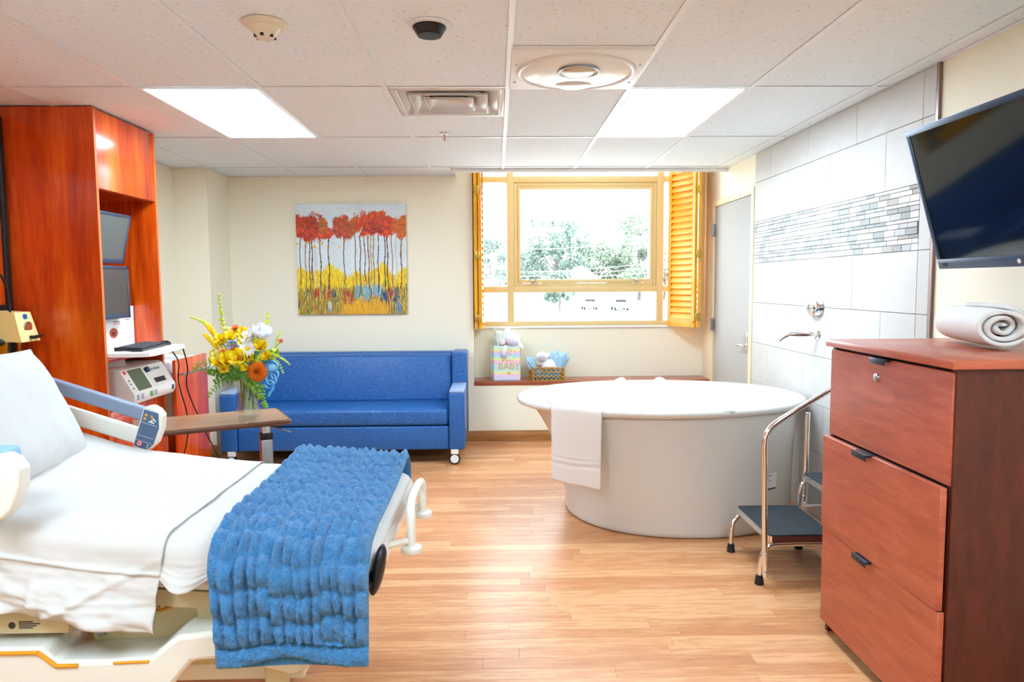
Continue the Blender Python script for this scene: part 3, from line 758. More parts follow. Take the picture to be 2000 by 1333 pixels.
# ------------------------------------------------------------------ overbed table
TA = math.radians(26.9)
tb = thing('overbed_table', (-1.50, 3.745, 0), 'brown laminate overbed table on a grey column behind the bed', 'table', rot=Euler((0, 0, TA)))
def rrect(w, d, r, n=5):
    o = []
    for cx, cy, a0 in ((w-r, d-r, 0), (-w+r, d-r, 90), (-w+r, -d+r, 180), (w-r, -d+r, 270)):
        for i in range(n+1):
            t = math.radians(a0+90*i/n); o.append((cx+r*math.cos(t), cy+r*math.sin(t)))
    return o
G().prism(rrect(.362, .202, .03), 'z', .742, .7605).done('table_top', m_table, tb)
g = G(); R1 = rrect(.367, .207, .034)
g.tube([(x, y, .7475) for x, y in R1], .012, 8, True).done('edge_moulding', m_table_edge, tb)
G().box((-.1, -.06, .715), (.30, .06, .742), .004).done('top_bracket', m_alu, tb)
cx, cy = .265, -.045
G().box((cx-.022, cy-.03, .40), (cx+.022, cy+.03, .715), .006).done('inner_column', m_steel, tb)
G().box((cx-.032, cy-.04, .64), (cx+.032, cy+.04, .675), .005).done('collar', m_black, tb)
G().box((cx-.030, cy-.038, .06), (cx+.030, cy+.038, .64), .006).done('outer_column', m_alu, tb)
G().box((cx-.035, -.3, .045), (cx+.035, .3, .08), .008).box((-.33, -.30, .045), (cx, -.25, .075), .008).box((-.33, .25, .045), (cx, .30, .075), .008).done('base', m_alu, tb)
for x, y in ((.265, -.28), (.265, .28), (-.31, -.275), (-.31, .275)):
    G().cyl((x, y-.012, .025), (x, y+.012, .025), .025, n=16).done('caster', m_black, tb)
G().tube([(cx+.01, cy-.03, .715), (cx+.05, cy-.05, .70), (cx+.12, cy-.07, .675)], .004, 8).done('height_lever', m_alu, tb)

# ------------------------------------------------------------------ vase and flowers
VX, VY, VZ = -1.335, 3.84, .7605
va = thing('glass_vase', (VX, VY, VZ), 'clear flared glass vase of flowers on the overbed table', 'vase')
prof = [(.0, .004), (.066, .004), (.068, .012), (.064, .03), (.056, .08), (.054, .12), (.058, .17), (.067, .215), (.064, .2155), (.055, .17), (.051, .12), (.053, .08), (.06, .032), (.0, .026)]
G().lathe(prof, (VX, VY, VZ-.003), 36).done('glass', m_clear, va)
G().lathe([(0, .026), (.059, .032), (.0525, .08), (.0505, .12), (.0545, .165), (0, .165)], (VX, VY, VZ-.002), 30).done('water', m_water, va)
FR = random.Random(21)
def base_pt(dx): return Vector((VX+FR.uniform(-.03, .03), VY+FR.uniform(-.03, .03), VZ+.035))
def fpos(px, py, dy=0.0):   # picture offsets measured from the vase base, in metres on the vase's own plane
    return Vector((VX+(px-487)*.00279, VY+dy, VZ+.004+(811-py)*.00279))
def stem_of(t, head, r=.0028, mat=m_stem):
    b = base_pt(0); neck = Vector((VX+(head.x-VX)*.28, VY+(head.y-VY)*.28, VZ+.21))
    G().tube(smooth_path([b, (b+neck)/2+Vector((0, 0, .01)), neck, (neck+head)/2+Vector((0, 0, .012)), head], 5), r, 6).done('stem', mat, t)
def petal_ring(g, c, n, r0, r1, w, lift, aim, cup=0.0, ph=0.0):
    """flat petals in a ring round an axis"""
    z = aim.normalized(); x = z.orthogonal().normalized(); y = z.cross(x)
    for i in range(n):
        t = ph+2*PI*i/n; d = x*math.cos(t)+y*math.sin(t); s = z.cross(d)
        P = []
        for k, (f, ww) in enumerate(((0, .35), (.35, .9), (.7, 1.0), (1, .45))):
            q = c + d*(r0+(r1-r0)*f) + z*(lift*f*f + cup*math.sin(PI*f))
            P += [q - s*w*ww, q + z*.003*(1 if k in (1, 2) else 0), q + s*w*ww]
        fs = []
        for k in range(3):
            fs += [(k*3, k*3+1, k*3+4, k*3+3), (k*3+1, k*3+2, k*3+5, k*3+4)]
        g.add(P, fs)
    return g
AIM = Vector((.25, -1, .25))
def daisy(nm, px, py, dy, r, pm, cm, lb, layers=2, n=14, aim=None, cr=.3, grp=None):
    r *= 1.1
    h = fpos(px, py, dy); a = (aim or (AIM+Vector((FR.uniform(-.3, .3), 0, FR.uniform(-.2, .4))))).normalized()
    t = thing(nm, (h.x, h.y, VZ+.03), lb, 'flower', grp); stem_of(t, h)
    g = G()
    for L in range(layers):
        petal_ring(g, h+a*.004*L, n, .004, r*(1-.22*L), r*.16, r*(.1+.22*L), a, .004, L*PI/n)
    g.done('petals', pm, t, sharp=None, recalc=False, solid=.0008)
    c = h+a*.006*layers
    G().sph(c, (r*cr, r*cr, r*cr*.6), 12, 8).done('flower_centre', cm, t)
    return t
def tulip(nm, px, py, dy, r, pm, lb, grp=None, aim=None, open_=.5):
    r *= 1.22
    h = fpos(px, py, dy); a = (aim or Vector((FR.uniform(-.5, .5), -.9, FR.uniform(.2, .9)))).normalized()
    t = thing(nm, (h.x, h.y, VZ+.03), lb, 'flower', grp); stem_of(t, h-a*.01)
    g = G(); petal_ring(g, h-a*.01, 5, .003, r*(.6+.4*open_), r*.5, r*1.1, a, .01); petal_ring(g, h-a*.008, 4, .002, r*.6, r*.4, r*1.1, a, .008, .6)
    g.done('petals', pm, t, sharp=None, recalc=False, solid=.0008)
    G().sph(h+a*.004, r*.18, 8, 6).done('flower_centre', m_pyel if pm is not m_pyel else m_porg, t)
    return t
def spike(nm, pts, dy, mats, lb, r0=.016, r1=.006, n=18):
    P = smooth_path([fpos(x, y, dy) for x, y in pts], 8)
    t = thing(nm, (P[0].x, P[0].y, VZ+.03), lb, 'flower'); stem_of(t, P[0])
    G().tube(P, .002, 6).done('spike_stem', m_stem, t)
    for bi, (lo, hi, mt) in enumerate(mats):
        g = G()
        for i in range(n):
            f = i/(n-1)
            if not (lo <= f < hi or (hi == 1 and f == 1)): continue
            q = P[min(len(P)-1, int(f*(len(P)-1)))]; r = r0+(r1-r0)*f
            for k in range(3):
                an = i*2.4+k*2.1; d = Vector((math.cos(an), math.sin(an), .4)).normalized()
                g.sph(q+d*r*.7, (r*.62, r*.62, r*.75), 7, 5)
        if g.v: g.done('blossoms' if mt is not m_lime else 'buds', mt, t)
    return t
daisy('zinnia', 516.6, 723, -.085, .049, m_porg, M('rust_centre', '#8a4a10', .7), 'large orange double zinnia low on the bouquet beside the blue ribbon', 4, 20, Vector((.15, -1, .05)), .22)
daisy('zinnia', 476, 685, -.09, .030, m_porg, m_porg, 'orange bloom at the centre of the bouquet beside the white daisy', 3, 12)
daisy('zinnia', 468, 675, -.075, .022, m_porg, m_porg, 'smaller orange bloom just above the central orange bloom', 3, 10)
daisy('carnation', 472, 645, -.03, .026, M('coral_petal', '#ea7a44', .6), m_porg, 'coral orange carnation at the top of the bouquet', 3, 12, Vector((0, -.6, .8)))
daisy('carnation', 553, 669, -.02, .014, bpy.data.materials['coral_petal'], m_porg, 'small coral bud standing out above the sofa back', 3, 8, Vector((.6, -.3, .7)))
daisy('rose', 452, 686, -.075, .024, M('peach_petal', '#f2a93a', .6), m_porg, 'peach yellow rosette among the yellow blooms of the bouquet', 3, 9)
daisy('daisy', 501, 679, -.10, .042, m_pwhite, m_pyel, 'white daisy with a yellow centre facing out of the bouquet', 1, 15, Vector((.1, -1, .35)), .3)
YL = ((464, 703, -.10, .044, 'large yellow cup bloom at the middle front of the bouquet'), (486, 697, -.10, .046, 'large yellow cup bloom directly below the white daisy'),
      (505, 699, -.09, .030, 'yellow cup bloom between the daisy and the big orange zinnia'), (446, 706, -.085, .034, 'yellow cup bloom low beside the pale cream bloom'),
      (498, 714, -.10, .024, 'small yellow cup bloom touching the big orange zinnia'), (454, 718, -.08, .028, 'lowest yellow cup bloom, just above the leafy sprigs'),
      (522, 679, -.07, .036, 'yellow cup bloom below the largest white bloom'), (495, 667, -.06, .034, 'yellow cup bloom just above the white daisy'),
      (464, 660, -.055, .032, 'yellow cup bloom above the pale blue bloom'), (487, 652, -.03, .030, 'yellow cup bloom beside the top carnation'),
      (437, 692, -.05, .028, 'yellow cup bloom at the outer edge on the cabinet side'), (444, 666, -.03, .030, 'yellow cup bloom at the foot of the tallest spike'),
      (533, 697, -.05, .030, 'yellow cup bloom above the blue ribbon'))
for px, py, dy, r, lb in YL: tulip('yellow_lily', px, py, dy, r, m_pyel, lb, 'yellow blooms in the vase')
for px, py, dy, lb in ((430, 700, -.03, 'lime hydrangea cluster beside the outermost yellow bloom'), (540, 690, -.01, 'lime hydrangea cluster over the ribbon'), (478, 712, -.06, 'lime hydrangea cluster tucked under the middle yellow blooms'), (456, 650, .0, 'lime hydrangea cluster behind the top yellow blooms'), (512, 700, -.04, 'lime hydrangea cluster behind the big orange zinnia')):
    h = fpos(px, py, dy); t = thing('hydrangea', (h.x, h.y, VZ+.03), lb, 'flower'); stem_of(t, h); g = G()
    for k in range(26):
        d = Vector((FR.gauss(0, 1), FR.gauss(0, 1), FR.gauss(0, 1))).normalized(); petal_ring(g, h+d*.026, 4, .001, .011, .006, .002, d)
    g.done('florets', m_lime, t, sharp=None, recalc=False)
tulip('white_iris', 520, 657, -.06, .046, m_pwhite, 'large white bloom with open petals high in the bouquet', aim=Vector((.5, -.5, .8)), open_=.8)
tulip('white_iris', 506, 660, -.07, .036, m_pwhite, 'smaller white bloom tucked against the largest white bloom', aim=Vector((-.5, -.7, .5)), open_=.9)
tulip('blue_iris', 474, 669, -.085, .030, m_pblue, 'pale blue bloom hanging above the central orange bloom', aim=Vector((.1, -.9, -.4)), open_=.5)
tulip('white_iris', 441, 694, -.075, .026, m_ppale, 'pale cream bloom on the cabinet side of the bouquet')
spike('snapdragon', [(452, 668), (447, 634), (443, 605), (442, 578)], -.02, [(0, .35, m_ppale), (.35, 1, m_lime)], 'tall lime snapdragon spike, highest stem of the bouquet', .016, .007, 12)
spike('snapdragon', [(440, 672), (426, 648), (412, 632), (388, 621)], -.02, [(0, .62, m_pyel), (.62, 1, m_lime)], 'yellow snapdragon leaning out toward the cherry cabinet', .019, .007, 14)
spike('snapdragon', [(436, 678), (428, 668), (416, 655)], -.04, [(0, 1, m_pyel)], 'short yellow snapdragon below the leaning yellow one', .016, .011, 8)
spike('snapdragon', [(522, 662), (528, 640), (531, 615)], -.01, [(0, .55, m_pwhite), (.55, 1, m_lime)], 'white snapdragon spike above the large white bloom', .018, .007, 12)
spike('snapdragon', [(538, 690), (546, 665), (553, 650)], .0, [(0, 1, m_lime)], 'thin lime spike beside the small coral bud', .009, .005, 9)
spike('snapdragon', [(500, 668), (506, 655), (510, 642)], .02, [(0, 1, m_lime)], 'short lime spike rising behind the yellow blooms', .011, .005, 8)
spike('snapdragon', [(530, 692), (546, 695), (560, 703), (571, 712)], -.03, [(0, 1, m_lime)], 'lime spike drooping over the sofa back', .011, .005, 12)
spike('snapdragon', [(536, 700), (550, 709), (558, 728)], -.03, [(0, 1, m_lime)], 'short lime spike drooping behind the blue ribbon', .009, .005, 9)
def frond(nm, pts, dy, lb, L=.03, w=.006, n=9, mt=m_leaf):
    P = smooth_path([fpos(x, y, dy+.0) for x, y in pts], 6)
    t = thing(nm, (P[0].x, P[0].y, VZ+.05), lb, 'leaf'); stem_of(t, P[0], .002, m_leafd)
    G().tube(P, .0016, 6).done('midrib', m_stem, t)
    for i in range(n):
        f = (i+1)/n; k = min(len(P)-2, int(f*(len(P)-1))); q = P[k]; d = (P[k+1]-P[k]).normalized()
        for s in (-1, 1):
            side = d.cross(Vector((0, -1, 0))).normalized()*s + d*.7 + Vector((0, FR.uniform(-.4, .4), FR.uniform(-.15, .15))); side.normalize()
            l = L*(1.1-.5*f); nrm = side.cross(Vector((0, -1, .3))).normalized()
            vs = [q, q+side*l*.35+nrm*w, q+side*l*.75+nrm*w*.7, q+side*l, q+side*l*.75-nrm*w*.7, q+side*l*.35-nrm*w]
            G().add(vs, [(0, 1, 2, 3, 4, 5)]).done('leaflet', mt, t, recalc=False, solid=.0006)
frond('fern_frond', [(470, 735), (450, 715), (425, 707), (396, 712)], -.04, 'pale fern frond reaching toward the hamper cabinet', .035, .004)
frond('fern_frond', [(468, 738), (445, 725), (420, 720), (392, 719)], -.05, 'fern frond lying level over the hamper handle', .03, .004, 9)
frond('leaf_sprig', [(470, 740), (452, 728), (438, 725), (426, 722)], -.08, 'leafy green sprig low on the cabinet side of the bouquet', .032, .010, 6, m_leafd)
frond('leaf_sprig', [(478, 742), (470, 730), (455, 732), (436, 742)], -.085, 'dark leafy sprig over the vase rim on the cabinet side', .034, .008, 8, m_leafd)
frond('leaf_sprig', [(480, 740), (485, 728), (500, 732), (512, 745)], -.095, 'dark leafy sprig over the vase rim under the yellow blooms', .03, .008, 8, m_leafd)
frond('leaf_sprig', [(488, 735), (480, 722), (474, 726), (460, 738)], -.10, 'dark leafy sprig hanging over the middle of the vase rim', .03, .008, 8, m_leafd)
frond('fern_frond', [(470, 742), (447, 745), (430, 755), (416, 772)], -.04, 'thin fern frond drooping beside the sofa arm', .026, .004, 8)
frond('leaf_sprig', [(492, 735), (508, 748), (518, 765), (530, 791)], -.09, 'long leafy sprig trailing below the rim toward the sofa seat', .034, .007, 12)
frond('leaf_sprig', [(494, 733), (512, 742), (522, 758), (522, 776)], -.07, 'second leafy sprig trailing beside the long one', .03, .006, 10)
frond('leaf_sprig', [(490, 725), (520, 700), (535, 690), (548, 688)], -.02, 'leafy sprig fanning out under the coral bud', .032, .008, 8)
frond('leaf_sprig', [(486, 720), (470, 690), (455, 672), (448, 655)], .02, 'leafy sprig standing behind the peach rosette', .03, .008, 8)
frond('leaf_sprig', [(490, 718), (500, 690), (508, 668), (512, 655)], .03, 'leafy sprig standing behind the white blooms', .03, .008, 8)
# ribbon
rb = thing('ribbon_bow', (-1.19, 3.77, VZ+.1), 'glossy sky blue ribbon bow on a stick at the sofa side of the bouquet', 'ribbon')
def loop(c, r, n, tilt):
    A = np.zeros((n+1, 5, 3))
    for i in range(n+1):
        t = 2*PI*i/n
        for j in range(5):
            A[i, j] = (c[0]+r*math.cos(t)*math.cos(tilt), c[1]+r*.7*math.cos(t)*math.sin(tilt)+(j-2)*.008, c[2]+r*1.0*math.sin(t))
    return A
for (px, py, r, tl) in ((542, 714, .030, .5), (539, 738, .032, -.4), (546, 730, .024, .9), (535, 748, .022, .2)):
    p = fpos(px, py, -.06); G().grid(loop(p, r, 20, tl)).done('ribbon_loop', m_ribbon, rb, solid=.001)
G().sph(fpos(541, 716, -.06), (.026, .012, .022), 14, 10).done('ribbon_knot', M('pale_blue_ribbon', '#8fd2f0', .4), rb)
g = G(); A = np.zeros((10, 3, 3))
for i in range(10):
    f = i/9; p = fpos(538+4*math.sin(f*5), 745+27*f, -.065)
    for j in range(3): A[i, j] = p+Vector(((j-1)*.009, .004*math.sin(f*6), 0))
g.grid(A).done('ribbon_tail', m_ribbon, rb, solid=.001)
stem_of(rb, fpos(540, 720, -.055))

# ------------------------------------------------------------------ hospital bed
MX = np.array([-2.50, -2.20, -1.90, -1.66, -1.45, -1.20, -.90, -.60, -.30])
MZ = np.array([1.24, 1.10, .960, .862, .797, .760, .735, .712, .692])
def zt(x): 
    x = np.asarray(x, float)
    return (np.interp(x-.06, MX, MZ)+np.interp(x, MX, MZ)+np.interp(x+.06, MX, MZ))/3
BY0, BY1, BFX = 2.03, 2.91, -.365
bed = thing('hospital_bed', (-1.4, 2.47, 0), 'cream hospital bed with raised head section, seen foot first', 'bed')
# deck
n = 24; xsb = np.linspace(-2.46, BFX-.04, n); A = np.zeros((n, 2, 3)); 
g = G()
for k in range(n-1):
    pass
A2 = np.zeros((n, 4, 3))
for i, x in enumerate(xsb):
    z = float(zt(x))-.17
    A2[i] = [(x, BY0+.03, z), (x, BY1-.03, z), (x, BY1-.03, z-.05), (x, BY0+.03, z-.05)]
G().grid(A2, cv=True).done('mattress_deck', m_bedbeige, bed)
G().box((-1.24, 2.12, .30), (-.845, 2.75, .60), .02, 3).done('lift_column', m_bedbeige, bed)
G().box((-1.12, 2.16, .52), (-.90, 2.72, .66), .01).done('lift_head', m_bedbeige, bed)
# long sloping side arm of the frame towards the foot
g = G().prism([(-.90, .50), (-.42, .62), (-.36, .63), (-.36, .58), (-.45, .555), (-.90, .43)], 'y', 2.09, 2.17)
g.done('foot_arm', m_bedbeige, bed)
g = G().prism([(-.90, .50), (-.42, .62), (-.36, .63), (-.36, .58), (-.45, .555), (-.90, .43)], 'y', 2.77, 2.85)
g.done('foot_arm', m_bedbeige, bed)
G().box((-.86, 2.06, .60), (-.62, 2.10, .645), .006).box((-.70, 2.055, .575), (-.64, 2.085, .62), .006).done('latch_plate', m_bedbeige, bed)
# base side beams, with the stepped outline and the orange stripe
for s, (ya, yb) in ((0, (1.99, 2.13)), (1, (2.80, 2.94))):
    pts = [(-2.35, .30), (-1.45, .30), (-1.42, .30), (-.99, .30), (-.90, .36), (-.66, .37), (-.55, .35), (-.52, .22), (-.60, .14), (-.70, .27), (-.86, .29), (-.97, .24), (-1.22, .235), (-1.45, .24), (-2.35, .24)]
    pts = [(-2.35, .435), (-1.30, .435), (-1.265, .392), (-1.0, .40), (-.945, .445), (-.915, .465), (-.78, .478), (-.62, .48), (-.56, .46), (-.545, .36), (-.60, .34), (-.78, .395), (-.88, .385), (-.95, .30), (-2.35, .30)]
    bm = G(); n = len(pts)
    bm.prism(pts, 'y', ya, yb); beam = bm.done('base_beam', m_bedwhite, bed)
    md = beam.modifiers.new('rounding', 'BEVEL'); md.width = .014; md.segments = 3; md.limit_method = 'ANGLE'
st = [(-2.3, 1.988, .424), (-1.31, 1.988, .424), (-1.29, 1.988, .408), (-1.262, 1.988, .384), (-1.20, 1.988, .384)]
g = G()
for p, q in zip(st[:-1], st[1:]): g.cyl(p, q, .006, n=8)
g.done('orange_stripe', m_orange, bed); G().cyl((-1.10, 1.989, .389), (-1.0, 1.989, .392), .004, n=8).done('orange_stripe', m_orange, bed)
G().box((-2.3, 2.13, .25), (-.6, 2.80, .31), .01).done('base_pan', m_bedwhite, bed)
for x in (-2.2, -.66):
    for y in (2.06, 2.87):
        w = G().lathe([(0, -.022), (.055, -.022), (.072, -.012), (.072, .012), (.055, .022), (0, .022)], (0, 0, 0), 24); w.v = [(x+q[0], y+q[2], .073+q[1]) for q in w.v]
        c = w.done('caster_wheel', m_black, bed)
        G().box((x-.03, y-.032, .08), (x+.03, y+.032, .36), .012, 3).done('caster_leg', m_bedbeige, bed)
# control box and wheel ring
G().box((-1.49, 2.035, .455), (-1.248, 2.14, .535), .008).done('control_box', m_bedbeige, bed)
G().box((-1.30, 2.10, .46), (-1.24, 2.13, .50)).done('control_box_step', m_bedbeige, bed)
G().tube([(-.80+.075*math.cos(t*PI/12), 2.30, .49+.075*math.sin(t*PI/12)) for t in range(24)], .02, 10, True).done('wheel_guard', m_bedwhite, bed)
G().cyl((-1.20, 2.118, .418), (-1.20, 2.108, .418), .011, n=14).done('screw_cap', m_alu, bed)
# partly covered maker's mark: an orange swoosh under slanted strokes
g = G().tube(smooth_path([(-1.035, 2.118, .508), (-1.05, 2.118, .492), (-1.03, 2.118, .482), (-.99, 2.118, .492), (-.965, 2.118, .508)], 6), .004, 6); g.done('maker_mark', m_orange, bed)
g = G()
for a in (0, .022, .044): g.tube([(-1.028+a, 2.118, .494), (-1.012+a, 2.118, .53)], .003, 6)
g.done('maker_mark_strokes', m_dark_text, bed)
for i in range(4): G().box((-1.39, 2.0335, .474+.006*i), (-1.35+.02*((i*7) % 3)*.5, 2.0348, .477+.006*i)).done('print_line', m_dark_text, bed)
G().cyl((-1.41, 2.0348, .483), (-1.41, 2.0335, .483), .010, n=14).done('round_mark', m_dark_text, bed)
pb_ = np.zeros((16, 20, 3))
for i in range(16):
    for j in range(20):
        t = j/20*2*PI; f = i/15; rr_ = .075*math.sin(PI*(.08+.88*f))**.6*(1+.14*math.sin(5*t+f*4)+.08*math.sin(9*t-f*7))
        pb_[i, j] = (-1.44+rr_*math.cos(t)*.95, 2.10+rr_*.55*math.sin(t), .435+.115*f)
G().grid(pb_, cv=True).done('plastic_bag', m_plasticbag, label='crumpled clear plastic bag resting on the bed base by the control box', cat='bag', sharp=None, recalc=True)
G().lathe([(0, 0), (.03, .004), (.04, .03), (.036, .055), (.02, .075), (0, .08)], (-1.262, 2.09, .40), 24).done('clear_dome', m_clear, bed)
# foot rail with two round bumpers
for y, yb in ((2.30, 2.24), (2.66, 2.72)):
    G().lathe([(0, 0), (.034, 0), (.036, .006), (.034, .016), (.022, .022), (0, .022)], (-.285, y, .585), 20).done('bumper', m_bedwhite, bed)
rail = smooth_path([(-.285, 2.30, .60), (-.285, 2.30, .70), (-.29, 2.335, .725), (-.295, 2.48, .728), (-.29, 2.625, .725), (-.285, 2.66, .70), (-.285, 2.66, .60)], 6)
G().tube(rail, .015, 12).done('foot_rail', m_bedwhite, bed)
G().tube([(-.285, 2.30, .625), (-.36, 2.27, .615), (-.48, 2.25, .60)], .011, 8).done('rail_bracket', m_bedwhite, bed)
G().tube([(-.285, 2.66, .625), (-.36, 2.69, .615), (-.48, 2.71, .60)], .011, 8).done('rail_bracket', m_bedwhite, bed)
# black support pad below the foot corner
R = Euler((0, .22, 0)).to_matrix()
G().sph((-.350, 2.03, .635), (.020, .04, .078), 18, 12, R).done('support_pad', m_black, bed)
G().tube([(-.37, 2.0, .62), (-.41, 2.02, .55), (-.47, 2.06, .50)], .018, 10).done('support_arm', m_black, bed)
# side rails
def side_rail(y, x_end, z_mid, with_keys):
    d = Vector((-1, 0, .335)).normalized(); up = Vector((.32, 0, .95)).normalized()
    E = Vector((x_end, y, z_mid)); L = .95
    def at(a, b, dy=0): p = E+d*a+up*b; return (p.x, y+dy, p.z)
    def bar(a0, a1, b0, b1, dy0, dy1, nm, mt, bev=.008):
        vs = [at(a, b, q) for q in (dy0, dy1) for a, b in ((a0, b0), (a1, b0), (a1, b1), (a0, b1))]
        o = G().add(vs, [(0, 3, 2, 1), (4, 5, 6, 7), (0, 1, 5, 4), (1, 2, 6, 5), (2, 3, 7, 6), (3, 0, 4, 7)]).done(nm, mt, bed)
        md = o.modifiers.new('rounding', 'BEVEL'); md.width = bev; md.segments = 3; return o
    bar(.05, L, .025, .078, -.022, .022, 'rail_top_bar', m_bedgrey)
    bar(.05, L, -.078, -.012, -.018, .018, 'rail_lower_bar', m_bedwhite)
    # end panel
    pts = []
    for a, b in ((.075, -.088), (.075, .085), (.05, .098), (.02, .092), (-.004, .075), (-.018, .02), (-.014, -.045), (.008, -.085), (.03, -.095)): pts.append((a, b))
    vs = [at(a, b, q) for q in (-.026, .026) for a, b in pts]; m = len(pts)
    o = G().add(vs, [tuple(range(m-1, -1, -1)), tuple(range(m, 2*m))]+[(i, (i+1) % m, m+(i+1) % m, m+i) for i in range(m)]).done('rail_end_panel', m_bedwhite, bed)
    md = o.modifiers.new('rounding', 'BEVEL'); md.width = .008; md.segments = 3
    bar(L-.01, L+.06, -.09, .085, -.024, .024, 'rail_post', m_bedwhite)
    if with_keys:
        f = -.0275
        pad = []
        for a, b in ((.068, -.080), (.068, .078), (.010, .078), (-.009, .02), (-.006, -.05), (.012, -.082)): pad.append((a, b))
        vs = [at(a, b, q) for q in (f-.0015, f+.002) for a, b in pad]; m = len(pad)
        kpd = G().add(vs, [tuple(range(m-1, -1, -1)), tuple(range(m, 2*m))]+[(i, (i+1) % m, m+(i+1) % m, m+i) for i in range(m)]).done('keypad', m_panelblue, bed)
        f -= .003
        def mark(a0, b0, a1, b1, r, mt, nm): G().cyl(at(a0, b0, f), at(a1, b1, f), r, n=8).done(nm, mt, kpd)
        for b in (.025, -.03, -.052): mark(.064, b, .0, b, .0008, m_devwhite, 'keypad_line')
        G().cyl(at(.054, .058, f), at(.054, .058, f+.002), .006, n=12).done('orange_key', m_orange, kpd)
        G().cyl(at(.056, .042, f), at(.056, .042, f+.002), .006, n=12).done('orange_key', m_orange, kpd)
        mark(.034, .062, .022, .05, .0035, m_orange, 'bed_symbol'); mark(.022, .05, .01, .043, .003, m_devwhite, 'bed_symbol'); mark(.036, .036, .014, .034, .003, m_devwhite, 'bed_symbol'); mark(.026, .046, .026, .036, .0025, m_devwhite, 'bed_symbol')
        G().cyl(at(.048, -.064, f), at(.048, -.064, f+.002), .0115, n=18).done('nurse_call_key', m_red, kpd)
        G().cyl(at(.048, -.064, f-.001), at(.048, -.064, f+.002), .0085, n=18).done('nurse_call_ring', m_devwhite, kpd)
        mark(.054, -.064, .042, -.064, .0025, m_red, 'nurse_call_cross'); mark(.048, -.058, .048, -.07, .0025, m_red, 'nurse_call_cross')
        for b in (-.062, -.072): G().cyl(at(.014, b, f), at(.014, b, f+.002), .003, n=8).done('small_key', m_devwhite, kpd)
side_rail(2.965, -1.405, .862, True)
side_rail(1.965, -1.325, .900, False)

# mattress and fitted sheet
n = 60; Av = np.zeros((n, 4, 3)); xm = np.linspace(-2.46, BFX, n)
for i, x in enumerate(xm):
    z = float(zt(x)); Av[i] = [(x, BY0+.01, z-.006), (x, BY1-.01, z-.006), (x, BY1-.01, z-.165), (x, BY0+.01, z-.165)]
g = G().grid(Av, cv=True); nv_ = len(g.v); g.f += [(0, 1, 2, 3), (nv_-4, nv_-1, nv_-2, nv_-3)]
mt = g.done('mattress', m_bedwhite, label='bed mattress wrapped in white sheets, its head end raised', cat='mattress')
md = mt.modifiers.new('rounding', 'BEVEL'); md.width = .03; md.segments = 3; md.limit_method = 'ANGLE'

def drape_profile(yfar, znear_drop, zfar_drop, n_top, n_side, r=.045, lift=0.0):
    """(y, dz) pairs from the far hem over the mattress to the near hem; dz relative to the mattress top"""
    P = []
    for t in np.linspace(0, 1, n_side)[:-1]: P.append((BY1+.012+lift*.6, -zfar_drop+(zfar_drop-r)*t))
    for a in np.linspace(0, 90, 8)[:-1]: P.append((BY1+.012+lift*.6-r+r*math.cos(math.radians(a)), -r+r*math.sin(math.radians(a))+lift))
    for t in np.linspace(0, 1, n_top)[:-1]: P.append((BY1+.012-r+(BY0-.012+r-(BY1+.012-r))*t, lift))
    for a in np.linspace(90, 180, 10)[:-1]: P.append((BY0-.012+r+(r+lift*.6)*math.cos(math.radians(a)), -r+r*math.sin(math.radians(a))+lift))
    for t in np.linspace(0, 1, n_side): P.append((BY0-.012-lift*.6, -r-(znear_drop-r)*t+lift))
    return np.array(P)
# fitted sheet: whole mattress, loose hanging corner by the blanket
P = drape_profile(0, .10, .13, 60, 26, .05)
nx = 170; xg = np.linspace(-2.47, BFX+.012, nx); A = np.zeros((nx, len(P), 3))
Xg, Sg = np.meshgrid(xg, np.arange(len(P)), indexing='ij')
near = np.clip((Sg-(len(P)-30))/30., 0, 1)
w1 = fbm(Xg, Sg*.012, 3, 4, 2.2); w2 = fbm(Xg, Sg*.012, 8, 3, 6)
for i, x in enumerate(xg):
    z = float(zt(x)); A[i, :, 0] = x; A[i, :, 1] = P[:, 0]; A[i, :, 2] = z+P[:, 1]
A[..., 2] += (.004*w1+.0018*w2)*(1-near)
mx_ = np.clip((Xg+.985)/.05, 0, 1); A[..., 1] -= mx_*near*(.020+.022*w1+.010*np.sin(Xg*26+Sg*.1))
# loose tip
tip = np.exp(-((Xg+.90)/.07)**2)*near; A[..., 2] -= .045*tip; A[..., 1] -= .015*tip
tail = np.exp(-((Xg+.78)/.06)**2)*near; A[..., 2] += .02*tail*near
# round the foot end
ft = np.clip((Xg+.80)/.22, 0, 1)*near; A[..., 2] += ft*np.clip(near, 0, 1)*.06; A[..., 1] += ft*.03
fe = np.clip((xg-(BFX-.05))/.06, 0, 1); A[..., 2] -= (1-np.sqrt(np.clip(1-fe**2, 0, 1)))[:, None]*.03*(1-near)
g = G().grid(A)
# foot end flap
B = np.zeros((len(P), 8, 3)); last = A[-1]
for k in range(8):
    t = k/7; B[:, k] = last; B[:, k, 2] = last[:, 2]-np.maximum(0, (last[:, 2]-(float(zt(BFX))-.085)))*t; B[:, k, 0] += .008*math.sin(t*PI)+.006*np.sin(last[:, 1]*30)*t
g.grid(B)
g.done('fitted_sheet', m_sheet, label='white fitted sheet stretched over the whole mattress, loose near the blanket', cat='sheet', sharp=None, solid=.002)
